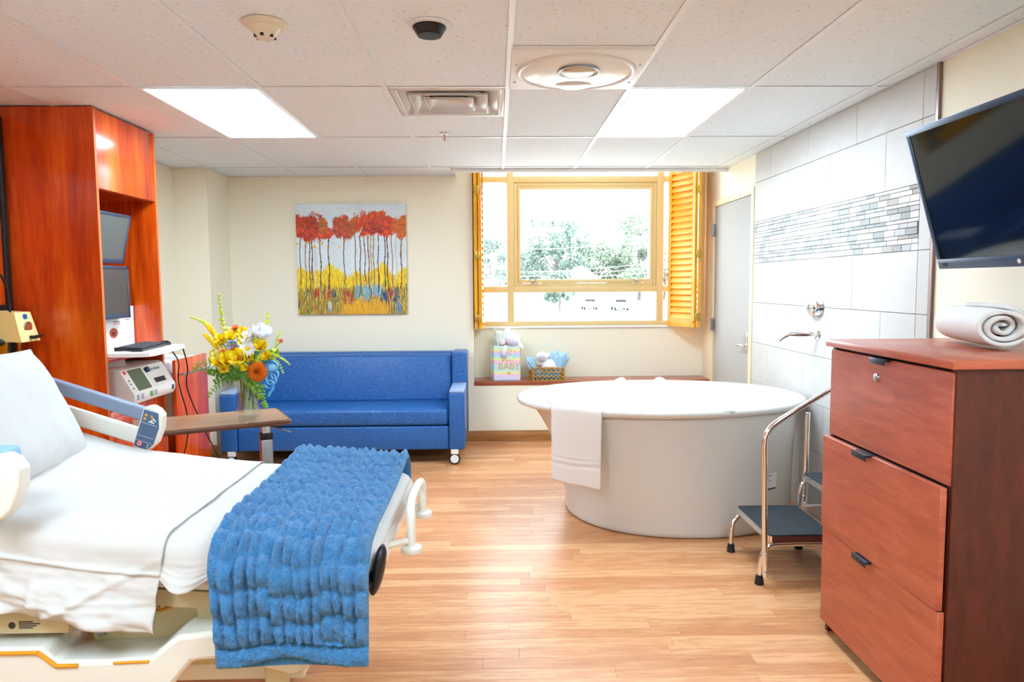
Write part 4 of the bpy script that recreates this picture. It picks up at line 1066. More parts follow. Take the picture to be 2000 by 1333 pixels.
# draw sheet hanging over the near side
P = drape_profile(0, .32, .10, 60, 44, .055, .010)
nx = 110; xg = np.linspace(-1.80, -.955, nx); A = np.zeros((nx, len(P), 3))
Xg, Sg = np.meshgrid(xg, np.arange(len(P)), indexing='ij'); near = np.clip((Sg-(len(P)-48))/48., 0, 1)
for i, x in enumerate(xg):
    z = float(zt(x)); A[i, :, 0] = x; A[i, :, 1] = P[:, 0]; A[i, :, 2] = z+P[:, 1]
w1 = fbm(Xg, Sg*.012, 23, 4, 1.8); w2 = fbm(Xg, Sg*.012, 28, 3, 7)
hem = np.interp(xg, (-1.80, -1.38, -.955), (.555, .545, .478))
s0 = A[:, -48:, 2][:, :1]
for i in range(nx):
    zz = A[i, -44:, 2]; A[i, -44:, 2] = zz[0]+(hem[i]-zz[0])*np.linspace(0, 1, 44)
A[..., 2] += (.003*w1+.0012*w2)*(1-near)
A[..., 1] -= near*(.026+.030*w1+.006*w2) + .035*near**2*np.exp(-((Xg+1.12)/.16)**2)
A[..., 0] += near*.02*np.sin(Sg*.08)*.5 - near*.03*((Xg+1.4)/.5)
cre = np.exp(-((near-.30-.06*(Xg+1.2))/.018)**2)*(near > .02); A[..., 1] -= .009*cre
cre = np.exp(-((Xg+1.31)/.012)**2)*near; A[..., 1] -= .008*cre
cre = np.exp(-(((Xg+1.12)*.9+(near-.55)*.33)/.018)**2)*near; A[..., 1] -= .018*cre
G().grid(A).done('draw_sheet', m_sheet, label='white draw sheet hanging in folds down the near side of the bed', cat='sheet', sharp=None, solid=.002)

# pillow leaning on the raised head section
nu, nv2 = 56, 44; uu = np.linspace(-1, 1, nu); vv = np.linspace(-1, 1, nv2); Uu, Vv = np.meshgrid(uu, vv, indexing='ij')
th = .085*np.power(np.clip(1-np.abs(Uu)**2.6, 0, 1), .55)*np.power(np.clip(1-np.abs(Vv)**2.6, 0, 1), .55)
pin = 1-.07*(1-Uu**2)*np.abs(Vv)**3; pin2 = 1-.06*(1-Vv**2)*np.abs(Uu)**3
sx, sy = .35*pin2, .245*pin
wr = .006*fbm(Uu, Vv, 4, 4, 1.1)
Rm = Matrix.Translation((-1.665, 2.46, 1.02)) @ frame((.10, -.99, .06), (-.42, -.02, .905), (0, 0, 0))
g = G()
for sgn in (1, -1):
    L = np.stack([Uu*sx, Vv*sy, sgn*(th+wr*(th > .01))], -1).reshape(-1, 3)
    Wd = np.array([(Rm @ Vector(p))[:] for p in L]).reshape(nu, nv2, 3); g.grid(Wd)
g.done('pillow', m_pillow, label='plump white pillow leaning on the raised head of the bed', cat='pillow', sharp=None)
# blue pad showing at the picture's edge beside the pillow
G().box((-1.56, 2.0, .93), (-1.40, 2.12, 1.0), .02, 3).done('blue_cloth', M('light_blue_cloth', '#8db7e6', .8), label='folded light blue cloth tucked behind the near bed rail', cat='cloth')

# ------------------------------------------------------------------ plush blanket across the foot of the bed
bx0, bx1 = -.812, -.362
S = []
yF, yN, rr = BY1+.035, 1.955, .12
zb = .735
path = [(yF+.01, .52), (yF+.014, .60), (yF+.01, .70)]
for a in np.linspace(0, 90, 10)[1:]: path.append((yF-.07+.08*math.cos(math.radians(a)), .71+.08*math.sin(math.radians(a))))
for y in np.linspace(yF-.10, yN+rr+.06, 30): path.append((y, .762+.004*math.sin(y*9)+.03*max(0, (y-2.35)/.5)))
for a in np.linspace(90, 180, 16): path.append((yN+rr+rr*math.cos(math.radians(a)), .635+.12*math.sin(math.radians(a))))
for z in np.linspace(.62, .392, 20)[1:]: path.append((yN-.012*(z < .5)*(.5-z)/.1, z))
path = np.array(path); seg = np.r_[0, np.cumsum(np.hypot(*np.diff(path, axis=0).T))]; Ltot = seg[-1]
ns, nx = 520, 150
ss = np.linspace(0, Ltot, ns); Yp = np.interp(ss, seg, path[:, 0]); Zp = np.interp(ss, seg, path[:, 1])
k = np.ones(9)/9; pad = lambda a: np.convolve(np.r_[[a[0]]*4, a, [a[-1]]*4], k, 'valid'); Yp, Zp = pad(Yp), pad(Zp)
tY, tZ = np.gradient(Yp, ss), np.gradient(Zp, ss); ln = np.hypot(tY, tZ); nY, nZ = tZ/ln, -tY/ln
if nZ[ns//2] < 0: nY, nZ = -nY, -nZ
xx = np.linspace(0, 1, nx); Sx, Xx = np.meshgrid(ss, xx, indexing='ij')
br = np.random.RandomState(4)
wx = bx1-bx0
rowlen = .083; nrow = int(Ltot/rowlen)+2
disp = np.zeros_like(Sx)
NCOL = 14
cw = br.uniform(.72, 1.35, NCOL); ce = np.r_[0, np.cumsum(cw)]; ce /= ce[-1]
wander = .016*fbm(Xx*3, Sx, 31, 3, 1.6)+.010*fbm(Xx*8, Sx, 35, 2, 4.0)
xw = np.clip(Xx+wander*np.clip(np.minimum(Xx, 1-Xx)/.05, 0, 1), 0, .99999)
cj = np.clip(np.searchsorted(ce, xw, side='right')-1, 0, NCOL-1)
fx = (xw-ce[cj])/(ce[cj+1]-ce[cj])
jit = br.uniform(-.13, .13, NCOL)
rowpos = (Ltot-.055-Sx)/rowlen + jit[cj] + .10*fbm(Xx*2, Sx*.6, 3, 2, 1.2)
ri = np.floor(rowpos).astype(int); rf = rowpos-ri
amp = br.uniform(.78, 1.15, (NCOL, nrow+8))[cj, np.clip(ri+3, 0, nrow+7)]
soft = br.uniform(.0, 1.0, (NCOL, nrow+8))[cj, np.clip(ri+3, 0, nrow+7)]
hx_ = np.power(np.clip(np.sin(PI*fx), 0, 1), .70); hy_ = np.power(np.clip(np.sin(PI*rf), 0, 1), .60)
disp = .037*amp*hx_*(.30*soft+(1-.30*soft)*hy_)
for _ in range(2):
    for ax in (0, 1):
        k3 = 1
        acc = np.zeros_like(disp)
        for q in range(-k3, k3+1): acc += np.roll(disp, q, ax)
        disp = acc/(2*k3+1)
disp *= np.interp(Sx, (0, .9, 1.25), (.72, .78, 1.0))
hemz = Ltot-Sx
hemw = np.clip(1-hemz/.055, 0, 1)
disp = np.where(hemz < .06, .016*np.sqrt(np.clip(1-(hemw*2-1)**2*.98, 0, 1))+.003*fbm(Xx*4, Sx*6, 9, 3, 2), disp)
disp += .0028*fbm(Xx*wx, Sx, 17, 3, 40)+.0016*np.random.RandomState(2).randn(*Sx.shape)*.6
edge = np.minimum(Xx, 1-Xx)*wx; disp *= np.clip(edge/.010, .05, 1)**.5
swell = .010*np.sin(Xx*7.5+1.0)*np.clip((Sx-1.25)/.35, 0, 1)          # hanging folds
lean = np.interp(ss, (0, Ltot*.55, Ltot*.8, Ltot), (0, 0, -.02, .01))
narrow = np.interp(ss, (0, Ltot*.6, Ltot), (0, 0, .018))
A = np.zeros((ns, nx, 3))
A[..., 0] = bx0+narrow[:, None]+(wx-2*narrow[:, None]*.6)*Xx+lean[:, None]*(1-Xx)*.6
zadd = (zt(A[..., 0])-zb+.012)*np.clip((Zp[:, None]-.5)/.2, 0, 1)
A[..., 1] = Yp[:, None]+nY[:, None]*(disp+swell)
A[..., 2] = Zp[:, None]+nZ[:, None]*(disp+swell)+zadd-.018*np.exp(-((Xx-.45)/.25)**2)*0+.026*np.exp(-((Xx-.45)/.22)**2)*np.clip((Sx-Ltot+.12)/.12, 0, 1)
Bk = A.copy(); Bk[..., 1] = Yp[:, None]-nY[:, None]*.004+nY[:, None]*swell; Bk[..., 2] = Zp[:, None]-nZ[:, None]*.004+zadd+nZ[:, None]*swell
g = G().grid(np.concatenate([A, Bk[:, ::-1][:, ::6]], 1), cv=True)
bl = g.done('plush_blanket', m_blanket, label='blue plush blanket of puffed rows draped across the foot of the bed', cat='blanket', sharp=None, recalc=False)
# ------------------------------------------------------------------ folding louvred shutters
def shutter(nm, leaves, lb):
    t = thing(nm, leaves[0][0] + (1.05,), lb, 'shutter', 'window shutters')
    z0, z1 = 1.05, 2.76
    for (ax, ay), (bx, by), rod, swap in [(l[0], l[1], l[2], l[3]) for l in leaves]:
        a, b = Vector((ax, ay, 0)), Vector((bx, by, 0)); d = (b-a); L = d.length; d.normalize(); nrm = Vector((-d.y, d.x, 0))*(1 if not swap else -1)
        def bar(u0, u1, za, zb, t0=-.014, t1=.014):
            vs = [a+d*u+nrm*q+Vector((0, 0, z)) for z in (za, zb) for u, q in ((u0, t0), (u1, t0), (u1, t1), (u0, t1))]
            return vs, [(0, 3, 2, 1), (4, 5, 6, 7), (0, 1, 5, 4), (1, 2, 6, 5), (2, 3, 7, 6), (3, 0, 4, 7)]
        g = G()
        for u0, u1, za, zb in ((0, .042, z0, z1), (L-.042, L, z0, z1), (.042, L-.042, z0, z0+.085), (.042, L-.042, z1-.06, z1)): g.add(*bar(u0, u1, za, zb))
        leaf = g.done('shutter_leaf', m_shutter, t)
        # louvres: one mesh per leaf, shared
        k = 28; zs = np.linspace(z0+.085+.028, z1-.06-.028, k)
        ll = L-.086; lv = G(); c, s_ = math.cos(math.radians(62)), math.sin(math.radians(62))
        vs = []
        for u in (-ll/2, ll/2):
            for q, w in ((-.041, 0), (0, .0045), (.041, 0), (0, -.0045)):
                vs.append(d*u+nrm*(q*c-w*s_)+Vector((0, 0, q*s_+w*c)))
        lv.add(vs, [(3, 2, 1, 0), (4, 5, 6, 7), (0, 1, 5, 4), (1, 2, 6, 5), (2, 3, 7, 6), (3, 0, 4, 7)])
        me = mesh_of(lv, 'louvre', m_shutter, 50); mid = a+d*(L/2)
        for z in zs: piece('louvre', me, (mid.x, mid.y, float(z)), leaf)
        if rod:
            p = mid+nrm*.040
            G().box((p.x-.006, p.y-.006, z0+.13), (p.x+.006, p.y+.006, z1-.08)).done('tilt_rod', m_shutter, leaf)
    (ax, ay), (bx, by) = leaves[0][0], leaves[0][1]
    return t
rs_ = shutter('window_shutter', [((1.655, 6.845), (1.815, 6.50), True, False), ((1.850, 6.50), (1.915, 6.845), False, False)], 'yellow louvred shutter folded open beside the grey door')
ls_ = shutter('window_shutter', [((-.130, 6.845), (-.142, 6.50), True, True), ((-.182, 6.50), (-.190, 6.845), False, False)], 'yellow louvred shutter folded flat against the sofa side of the recess')
for t, x in ((rs_, 1.833), (ls_, -.162)):
    for z in (1.15, 1.72, 2.3):
        G().box((x-.022, 6.482, z-.035), (x+.022, 6.487, z+.035), .001).cyl((x, 6.478, z-.038), (x, 6.478, z+.038), .006, n=8).done('hinge', m_brass, t)
G().sph((1.79, 6.49, 1.10), .012, 10, 8).done('knob', m_shutter, rs_)
G().sph((-.118, 6.495, 1.10), .012, 10, 8).done('knob', m_shutter, ls_)

# ------------------------------------------------------------------ gift bag and its plush lamb
SZ = .559
gb = thing('gift_bag', (.10, 6.70, SZ), 'striped pastel gift bag lettered BABY in gold on the window ledge', 'bag')
def stripe_mat():
    m, nt, b = _newmat('pastel_striped_paper')
    tc = nt.nodes.new('ShaderNodeTexCoord'); sp = nt.nodes.new('ShaderNodeSeparateXYZ'); nt.links.new(tc.outputs['Object'], sp.inputs[0])
    dv = nt.nodes.new('ShaderNodeMath'); dv.operation = 'DIVIDE'; nt.links.new(sp.outputs[2], dv.inputs[0]); dv.inputs[1].default_value = .326
    nt.links.new(_ramp(nt, dv.outputs[0], [(0, '#cfe3f2'), (.08, '#e3d3ea'), (.17, '#f0cfe0'), (.23, '#f4ee9a'), (.30, '#bfeade'), (.38, '#c6dcf3'), (.45, '#bfe6e2'), (.50, '#eec9dc'), (.56, '#f2c7da'), (.61, '#f5ef8e'), (.66, '#c0ebd8'), (.74, '#b9d8f0'), (.82, '#efc6dc'), (.88, '#f3eb96'), (.95, '#c5eedc'), (1, '#d3f1e8')][::1]), b.inputs['Base Color'])
    b.inputs['Roughness'].default_value = .45; return m
m_stripe = stripe_mat()
x0, x1, ya, yb, z1 = -.028, .222, 6.63, 6.78, .885
g = G().box((x0, ya, SZ), (x1, ya+.002, z1)).box((x0, yb-.002, SZ), (x1, yb, z1)).box((x0, ya, SZ), (x0+.002, yb, z1)).box((x1-.002, ya, SZ), (x1, yb, z1)).box((x0, ya, SZ), (x1, yb, SZ+.003))
g.v = [(x-.028*(y-ya)/.15, y, z) for x, y, z in g.v]
g.done('bag_body', m_stripe, gb)
text('BABY', .085, m_gold, gb, frame((1, 0, 0), (0, 0, 1), (.115, ya-.0012, .690)))
for a_, b_, r_ in ((.06, .745, .010), (.085, .752, .006), (.10, .742, .008), (.125, .748, .009), (.15, .745, .007), (.165, .77, .006), (.135, .80, .013), (.165, .83, .010), (.14, .84, .008), (.175, .80, .006)):
    g = G().prism([(a_+r_*math.cos(k*PI/5+.3)*(1 if k % 2 else .5), b_+r_*math.sin(k*PI/5+.3)*(1 if k % 2 else .5)) for k in range(10)], 'y', ya-.0012, ya-.0002); g.done('gold_star', m_gold, gb)
g = G(); hp_ = [(0, -.014), (.016, .004), (.013, .012), (.006, .013), (0, .006), (-.006, .013), (-.013, .012), (-.016, .004)]
g.prism([(.115+a, .628+b) for a, b in hp_], 'y', ya-.0016, ya-.0002).done('heart', m_gold, gb)
G().tube(smooth_path([(.06, ya-.003, .885), (.075, ya-.012, .80), (.11, ya-.014, .76), (.14, ya-.012, .80), (.15, ya-.003, .885)], 6), .003, 8).done('bag_handle', m_paper, gb)
def tissue(name, c, sx, sy, h, seed, mat, lb, n=9, lean=0.0):
    r = random.Random(seed); g = G()
    for k in range(n):
        an = 2*PI*k/n+r.uniform(-.2, .2); A = np.zeros((6, 6, 3))
        base = Vector((c[0]+sx*.45*math.cos(an), c[1]+sy*.45*math.sin(an), c[2])); tip = Vector((c[0]+sx*math.cos(an)*r.uniform(.7, 1.05)+lean, c[1]+sy*math.sin(an), c[2]+h*r.uniform(.6, 1)))
        side = Vector((-math.sin(an), math.cos(an), 0))*max(sx, sy)*.7
        for i in range(6):
            f = i/5
            for j in range(6):
                q = (j/5-.5)*2; p = base.lerp(tip, f)+side*q*(1-.45*f**2)
                p += Vector((math.cos(an), math.sin(an), .2))*.012*math.sin(q*4+k+f*3); A[i, j] = p
        g.grid(A)
    return g.done(name, mat, label=lb, cat='tissue paper', sharp=None, recalc=False, solid=.0008)
tissue('tissue_paper', (.055, 6.71, .83), .085, .055, .225, 3, m_tissue_m, 'crumpled white and mint tissue paper rising out of the gift bag', 9)
pl = thing('plush_lamb', (.15, 6.66, .80), 'white plush lamb slumped over the rim of the gift bag', 'plush toy')
G().sph((.145, 6.685, .945), (.075, .055, .060), 18, 12).done('body', m_plush, pl)
G().sph((.15, 6.635, .915), (.055, .03, .035), 16, 10).done('face', m_plushg, pl)
G().sph((.215, 6.66, .885), (.028, .022, .05), 14, 10, Euler((0, -.5, 0)).to_matrix()).done('ear', m_plush, pl)
G().sph((.055, 6.65, .915), (.032, .02, .03), 14, 10).done('ear', M('pale_pink_plush', '#efd8dc', .95, sheen=.4), pl)
G().sph((.075, 6.612, .845), (.026, .022, .05), 14, 10, Euler((0, .35, 0)).to_matrix()).done('arm', m_plush, pl)
G().sph((.065, 6.606, .800), (.024, .021, .026), 12, 8).done('paw', m_plushg, pl)

# ------------------------------------------------------------------ basket, tissue and plush lamb
bk = thing('wicker_basket', (.475, 6.70, SZ), 'small open-weave straw basket on the window ledge', 'basket')
bx0_, bx1_, by0_, by1_, bz = .338, .632, 6.60, 6.78, .118
def side_weave(p, q):
    p, q = Vector(p), Vector(q); d = q-p; g = G(); nr = 3; nz = max(4, int(d.length/.038)); hh = bz/nr
    for r in range(nr+1): g.tube([p+Vector((0, 0, r*hh+.003)), q+Vector((0, 0, r*hh+.003))], .0042, 6)
    for r in range(nr):
        for k in range(nz):
            a = p+d*(k/nz); b = p+d*((k+.5)/nz); c = p+d*((k+1)/nz)
            g.tube([a+Vector((0, 0, r*hh+.003)), b+Vector((0, 0, (r+1)*hh+.003))], .0036, 5); g.tube([b+Vector((0, 0, (r+1)*hh+.003)), c+Vector((0, 0, r*hh+.003))], .0036, 5)
    return g
cs = [(bx0_, by0_, SZ), (bx1_, by0_, SZ), (bx1_-.03, by1_, SZ), (bx0_-.03, by1_, SZ)]
for i in range(4): side_weave(cs[i], cs[(i+1) % 4]).done('woven_side', m_wicker, bk)
G().prism([(c[0], c[1]) for c in cs], 'z', SZ, SZ+.004).done('basket_base', m_wicker, bk)
G().box((.35, 6.615, SZ+.006), (.595, 6.765, SZ+.085), .02, 3).done('shredded_filling', M('bright_blue_filling', '#2f9fd6', .8, var=(60, .5, (1, 1, 1))), label='bright blue filling inside the straw basket', cat='filling')
tissue('tissue_paper', (.56, 6.71, SZ+.085), .10, .05, .19, 8, m_tissue_b, 'pale blue tissue paper fanning out of the straw basket', 10, .02)
tissue('tissue_paper', (.345, 6.70, SZ+.09), .04, .05, .14, 12, m_tissue_b, 'small blue tissue corner beside the basket lamb', 6, -.03)
p2 = thing('plush_lamb', (.44, 6.66, SZ+.09), 'white plush lamb with a grey face sitting in the straw basket', 'plush toy')
G().sph((.485, 6.67, .70), (.07, .05, .055), 18, 12).done('body', m_plush, p2)
hd = G().sph((.425, 6.66, .775), (.056, .045, .050), 18, 12).done('head', m_plush, p2)
G().sph((.425, 6.628, .768), (.040, .022, .034), 16, 10, Euler((0, .2, 0)).to_matrix()).done('face', m_plushg, p2)
for ex in (.410, .440): G().sph((ex, 6.606, .776), .004, 8, 6).done('eye', m_black, p2)
G().sph((.428, 6.605, .762), (.006, .003, .004), 8, 6).done('nose', M('pink_stitch', '#c58aa8', .7), p2)
G().sph((.482, 6.66, .79), (.016, .014, .03), 12, 8, Euler((0, .5, 0)).to_matrix()).done('ear', m_plush, p2)
for px_, pz in ((.455, .682), (.53, .682)):
    G().sph((px_, 6.625, pz), (.028, .024, .026), 14, 10).done('foot', m_plush, p2)
    G().sph((px_, 6.608, pz), (.018, .010, .017), 12, 8).done('foot_pad', m_plushg, p2)

# ------------------------------------------------------------------ bathtub
tu = thing('bathtub', (1.12, 4.58, 0), 'large white oval freestanding soaking tub beside the tiled wall', 'bathtub')
NT = 96; th_ = np.linspace(0, 2*PI, NT, endpoint=False)
def oval(cx, cy, axl, axr, by_, z, e=2.0):
    c, s = np.cos(th_), np.sin(th_)
    r = lambda v: np.sign(v)*np.abs(v)**(2/e)
    X = np.where(c < 0, cx+axl*r(c), cx+axr*r(c)); return np.stack([X, cy+by_*r(s), np.full(NT, z)], -1)
CYt = 4.58
def body(z):   # outer wall section at height z
    f = z/.70
    cx = 1.16-.04*f; axl = .715+.185*f**2.6; axr = .715+.065*f**1.5
    return oval(cx, CYt, axl, axr, .625+.012*f, z, 2.15)
outer = [body(0.012)*np.array([1, 1, 1])] + [body(z) for z in np.linspace(.03, .70, 16)]
base = body(.012); base = base.copy(); base[:, :2] = (base[:, :2]-[1.16, CYt])*.985+[1.16, CYt]; base[:, 2] = .003
rim = [oval(1.06, CYt, .905, .888, .652, .700, 2.08), oval(1.06, CYt, .925, .903, .664, .708, 2.08), oval(1.06, CYt, .932, .908, .668, .722, 2.08), oval(1.06, CYt, .925, .903, .664, .738, 2.08), oval(1.06, CYt, .905, .888, .650, .746, 2.08),
       oval(1.065, CYt, .83, .82, .588, .746, 2.1), oval(1.07, CYt, .80, .79, .562, .738, 2.12), oval(1.07, CYt, .785, .775, .548, .715, 2.15)]
inner = [oval(1.08+.05*t, CYt, .775-.20*t**1.4, .765-.10*t**1.4, .54-.08*t, .70-.55*t, 2.2) for t in np.linspace(.02, 1, 12)]
inner += [oval(1.13, CYt, .50, .60, .40, .125, 2.3), oval(1.13, CYt, .30, .40, .22, .118, 2.3), oval(1.13, CYt, .01, .01, .01, .116, 2.0)]
G().grid(np.stack([base]+outer+[body(.70)], 0), cv=True).done('tub_shell', m_tub, tu, sharp=50)
G().grid(np.stack(rim+inner, 0), cv=True).done('tub_basin', m_tub, tu, sharp=60)
for x, s in ((.905, 1), (1.205, -1)):
    for yy, fl in ((CYt+.62, 1), (CYt-.60, -1)):
        A = np.zeros((9, 7, 3))
        for i in range(9):
            for j in range(7):
                u = i/8; v = j/6; hgt = .040*math.sin(PI*min(1, u*1.0))**.8*(math.sin(PI*v))**.6*(.35+.65*(u if s > 0 else 1-u))
                A[i, j] = (x-.05+.10*u+(.05 if fl < 0 else 0)+(.03 if fl < 0 and s < 0 else 0), yy-.045+.09*v, .742+hgt)
        G().grid(A).done('rim_grip', m_tub, tu, sharp=60)
st_ = G()
def tubwall(x, z):
    f = z/.70; cx = 1.16-.04*f; ax = .715+.065*f**1.5; q = min(1, abs((x-cx)/ax)); return CYt-(.625+.012*f)*(1-q**2.15)**(1/2.15)
A = np.zeros((8, 6, 3))
for i in range(8):
    for j in range(6):
        x = 1.525+.11*i/7; z = .25+.10*j/5; A[i, j] = (x, tubwall(x, z)-.0012, z)
sk = G().grid(A).done('product_sticker', M('white_sticker', '#ededee', .5), tu, recalc=True)
for (xa, xb, za, zb, mt) in ((1.53, 1.63, .252, .262, M('maroon_print', '#4a2030', .5)), (1.53, 1.55, .333, .344, m_dark_text), (1.555, 1.60, .336, .340, bpy.data.materials['maroon_print']), (1.53, 1.575, .318, .321, m_dark_text), (1.53, 1.60, .306, .308, m_dark_text), (1.53, 1.565, .294, .296, m_dark_text)):
    A = np.zeros((6, 2, 3))
    for i in range(6):
        for j in range(2):
            x = xa+(xb-xa)*i/5; z = za+(zb-za)*j; A[i, j] = (x, tubwall(x, z)-.002, z)
    G().grid(A).done('print_line', mt, sk)

# bath towel folded over the front rim
def towel_over_rim():
    nx, ns = 46, 120
    xs_ = np.linspace(0, 1, nx)
    A = np.zeros((ns, nx, 3))
    for j, u in enumerate(xs_):
        x = .318+.262*u
        # rim front edge at this x
        cxr = 1.06; axl = .932; q = min(1, abs((x-cxr)/axl)); yr = CYt-.668*(1-q**2.08)**(1/2.08)
        pts = [(yr+.17, .715), (yr+.13, .752), (yr+.07, .763), (yr+.02, .760), (yr-.012, .742), (yr-.022, .70), (yr-.026, .62), (yr-.03, .5), (yr-.034, .40), (yr-.036, .315-.025*u)]
        P = smooth_path([(0, a, b) for a, b in pts], 14); sel = [P[int(k*(len(P)-1)/(ns-1))] for k in range(ns)]
        for i, p in enumerate(sel):
            f = i/(ns-1); hang = max(0, (f-.45)/.55)
            A[i, j] = (x+(-.006+.012*u)*0+.020*(1-hang)*(u-.2)*(1 if f < .45 else .5), p.y-.004*math.sin(u*9)*hang, p.z+.003*math.sin(u*7+f*9))
    for i in range(ns):   # woven bands
        z = A[i, :, 2].mean()
        if ns*.5 < i: A[i, :, 1] += .0045*(.405 < z < .425)+.004*(.445 < z < .452)
    return A
A = towel_over_rim()
G().grid(A).done('bath_towel', m_terry, label='folded white bath towel hanging over the front rim of the tub', cat='towel', sharp=None, solid=.016)

# ------------------------------------------------------------------ tub filler on the tiled wall
vl = thing('tub_valve', (1.95, 4.38, 1.30), 'chrome oval tub valve plate with two knobs on the tiled wall', 'valve')
g = G().lathe([(0, 0), (.062, .004), (.058, .028), (.05, .034), (0, .034)], (0, 0, 0), 36, 1, 1); g.v = [(TX-.004-z, 4.38+x*1.55, 1.304+y*.95) for x, y, z in g.v]; g.done('plate', m_chrome, vl)
for dy in (-.03, .03):
    g = G().lathe([(.018, 0), (.018, .018), (.012, .022), (0, .022)], (0, 0, 0), 20); g.v = [(TX-.036-z, 4.38+dy+x, 1.304+y) for x, y, z in g.v]; g.done('knob', m_chrome, vl)
spt = thing('tub_spout', (1.9, 4.36, 1.10), 'long chrome spout reaching from the tiled wall over the tub', 'spout')
g = G().lathe([(0, 0), (.036, 0), (.034, .008), (.022, .014), (0, .014)], (0, 0, 0), 24); g.v = [(TX-.004-z, 4.36+x, 1.135+y) for x, y, z in g.v]; g.done('flange', m_chrome, spt)
G().tube(smooth_path([(TX-.01, 4.36, 1.135), (1.92, 4.37, 1.137), (1.84, 4.39, 1.137), (1.80, 4.405, 1.128), (1.765, 4.42, 1.098)], 8), .0155, 14).done('pipe', m_chrome, spt)

# ------------------------------------------------------------------ step stool
ss_ = thing('step_stool', (1.5, 3.58, 0), 'chrome two-step stool with black treads and a handrail in front of the tub', 'step stool')
r = .0125
def step(x0, x1, y0, y1, z, nm):
    G().prism([(x0+(.018 if (sx_ > 0) else 0)*0+a, b) for a, b in [(c+ (x0+x1)/2, d+(y0+y1)/2) for c, d in rrect((x1-x0)/2, (y1-y0)/2, .02)] for sx_ in (1,)] if False else [(c+(x0+x1)/2, d+(y0+y1)/2) for c, d in rrect((x1-x0)/2, (y1-y0)/2, .02)], 'z', z-.03, z).done(nm, m_chrome, ss_)
    G().prism([(c+(x0+x1)/2, d+(y0+y1)/2) for c, d in rrect((x1-x0)/2-.010, (y1-y0)/2-.010, .014)], 'z', z-.001, z+.004).done('tread_mat', m_mat, ss_)
step(1.305, 1.645, 3.345, 3.825, .235, 'lower_step')
step(1.665, 1.955, 3.345, 3.825, .415, 'upper_step')
def leg(p, nm='leg', rad=r): G().tube(smooth_path(p, 6), rad, 12).done(nm, m_chrome, ss_)
leg([(1.62, 3.36, .19), (1.36, 3.36, .19), (1.30, 3.355, .17), (1.275, 3.35, .12), (1.265, 3.345, .015)])
leg([(1.34, 3.80, .20), (1.29, 3.785, .17), (1.272, 3.775, .12), (1.265, 3.765, .015)])
leg([(1.67, 3.80, .37), (1.655, 3.80, .33), (1.652, 3.80, .2), (1.65, 3.80, .015)])
leg([(1.67, 3.36, .37), (1.655, 3.36, .33), (1.652, 3.36, .2), (1.65, 3.36, .015)])
leg([(1.95, 3.36, .37), (1.955, 3.36, .3), (1.955, 3.36, .1), (1.955, 3.36, .015)])
leg([(1.95, 3.80, .37), (1.955, 3.80, .3), (1.955, 3.80, .1), (1.955, 3.80, .015)])
G().tube([(1.655, 3.80, .235), (1.95, 3.80, .235)], .009, 10).tube([(1.655, 3.36, .2), (1.655, 3.80, .2)], .009, 10).done('cross_bar', m_chrome, ss_)
for x, y in ((1.265, 3.345), (1.265, 3.765), (1.65, 3.80), (1.65, 3.36), (1.955, 3.36), (1.955, 3.80)):
    G().lathe([(0, 0), (.022, 0), (.021, .012), (.0165, .045), (0, .045)], (x, y, 0), 16).done('rubber_foot', m_blackrub, ss_)
rl = G().tube(smooth_path([(1.285, 3.325, .045), (1.278, 3.325, .30), (1.272, 3.325, .60), (1.27, 3.325, .70), (1.285, 3.325, .755), (1.33, 3.325, .80), (1.45, 3.325, .875), (1.60, 3.325, .965), (1.72, 3.325, 1.03), (1.76, 3.325, 1.0), (1.77, 3.325, .8), (1.77, 3.325, .40)], 6), .0135, 14)
hr_ = rl.done('handrail', m_chrome, ss_)
for z in (.075, .16): G().sph((1.283, 3.310, z), .007, 10, 8).done('bolt', m_steel, hr_)
G().tube([(1.69, 3.84, .05), (1.70, 3.845, .40), (1.705, 3.85, .745)], .0135, 12).done('grab_post', m_chrome, ss_)
for z in (.28, .40): G().sph((1.685, 3.832, z), .008, 8, 6).done('bolt', m_steel, ss_)

# ------------------------------------------------------------------ lateral file cabinet
fc = thing('file_cabinet', (1.67, 2.5, 0), 'mahogany laminate three-drawer lateral file with black pulls', 'cabinet')
fx0, fx1, fy0, fy1 = 1.365, 1.975, 2.085, 2.90
G().box((fx0+.012, fy0+.012, .0), (fx1, fy0+.034, 1.196)).done('side_panel', m_mahog_shaded, fc)
G().box((fx0+.012, fy1-.034, .0), (fx1, fy1-.012, 1.196)).done('side_panel', m_mahog_shaded, fc)
G().box((fx1-.02, fy0+.034, .0), (fx1, fy1-.034, 1.196)).done('back_panel', m_mahog_shaded, fc)
G().box((fx0+.03, fy0+.034, .03), (fx1-.02, fy1-.034, 1.19)).done('inner_carcass', m_darkgap, fc)
G().box((fx0-.012, fy0-.005, 1.198), (fx1+.004, fy1+.005, 1.226), .003).done('cabinet_top', m_mahog, fc)
for z0, z1, pull, hy in ((.838, 1.186, .012, 2.50), (.446, .832, -.012, 2.56), (.048, .440, -.005, 2.55)):
    d = G().box((fx0-.006+pull, fy0+.020, z0), (fx0+.014+pull, fy1-.010, z1), .0015, 1).done('drawer_front', m_mahog, fc)
    G().box((fx0-.028+pull, hy-.05, z1-.006), (fx0+.01+pull, hy+.05, z1+.003), .001).box((fx0-.030+pull, hy-.05, z1-.018), (fx0-.026+pull, hy+.05, z1+.003), .001).done('drawer_pull', M('graphite_pull', '#39404a', .35, metal=.6) if 'graphite_pull' not in bpy.data.materials else bpy.data.materials['graphite_pull'], d)
    if z0 > .8:
        g = G().lathe([(0, 0), (.016, 0), (.015, .006), (.009, .009), (0, .009)], (0, 0, 0), 20); g.v = [(fx0-.006+pull-z, 2.535+x, 1.115+y) for x, y, z in g.v]; g.done('lock', m_brass if False else m_steel, d)

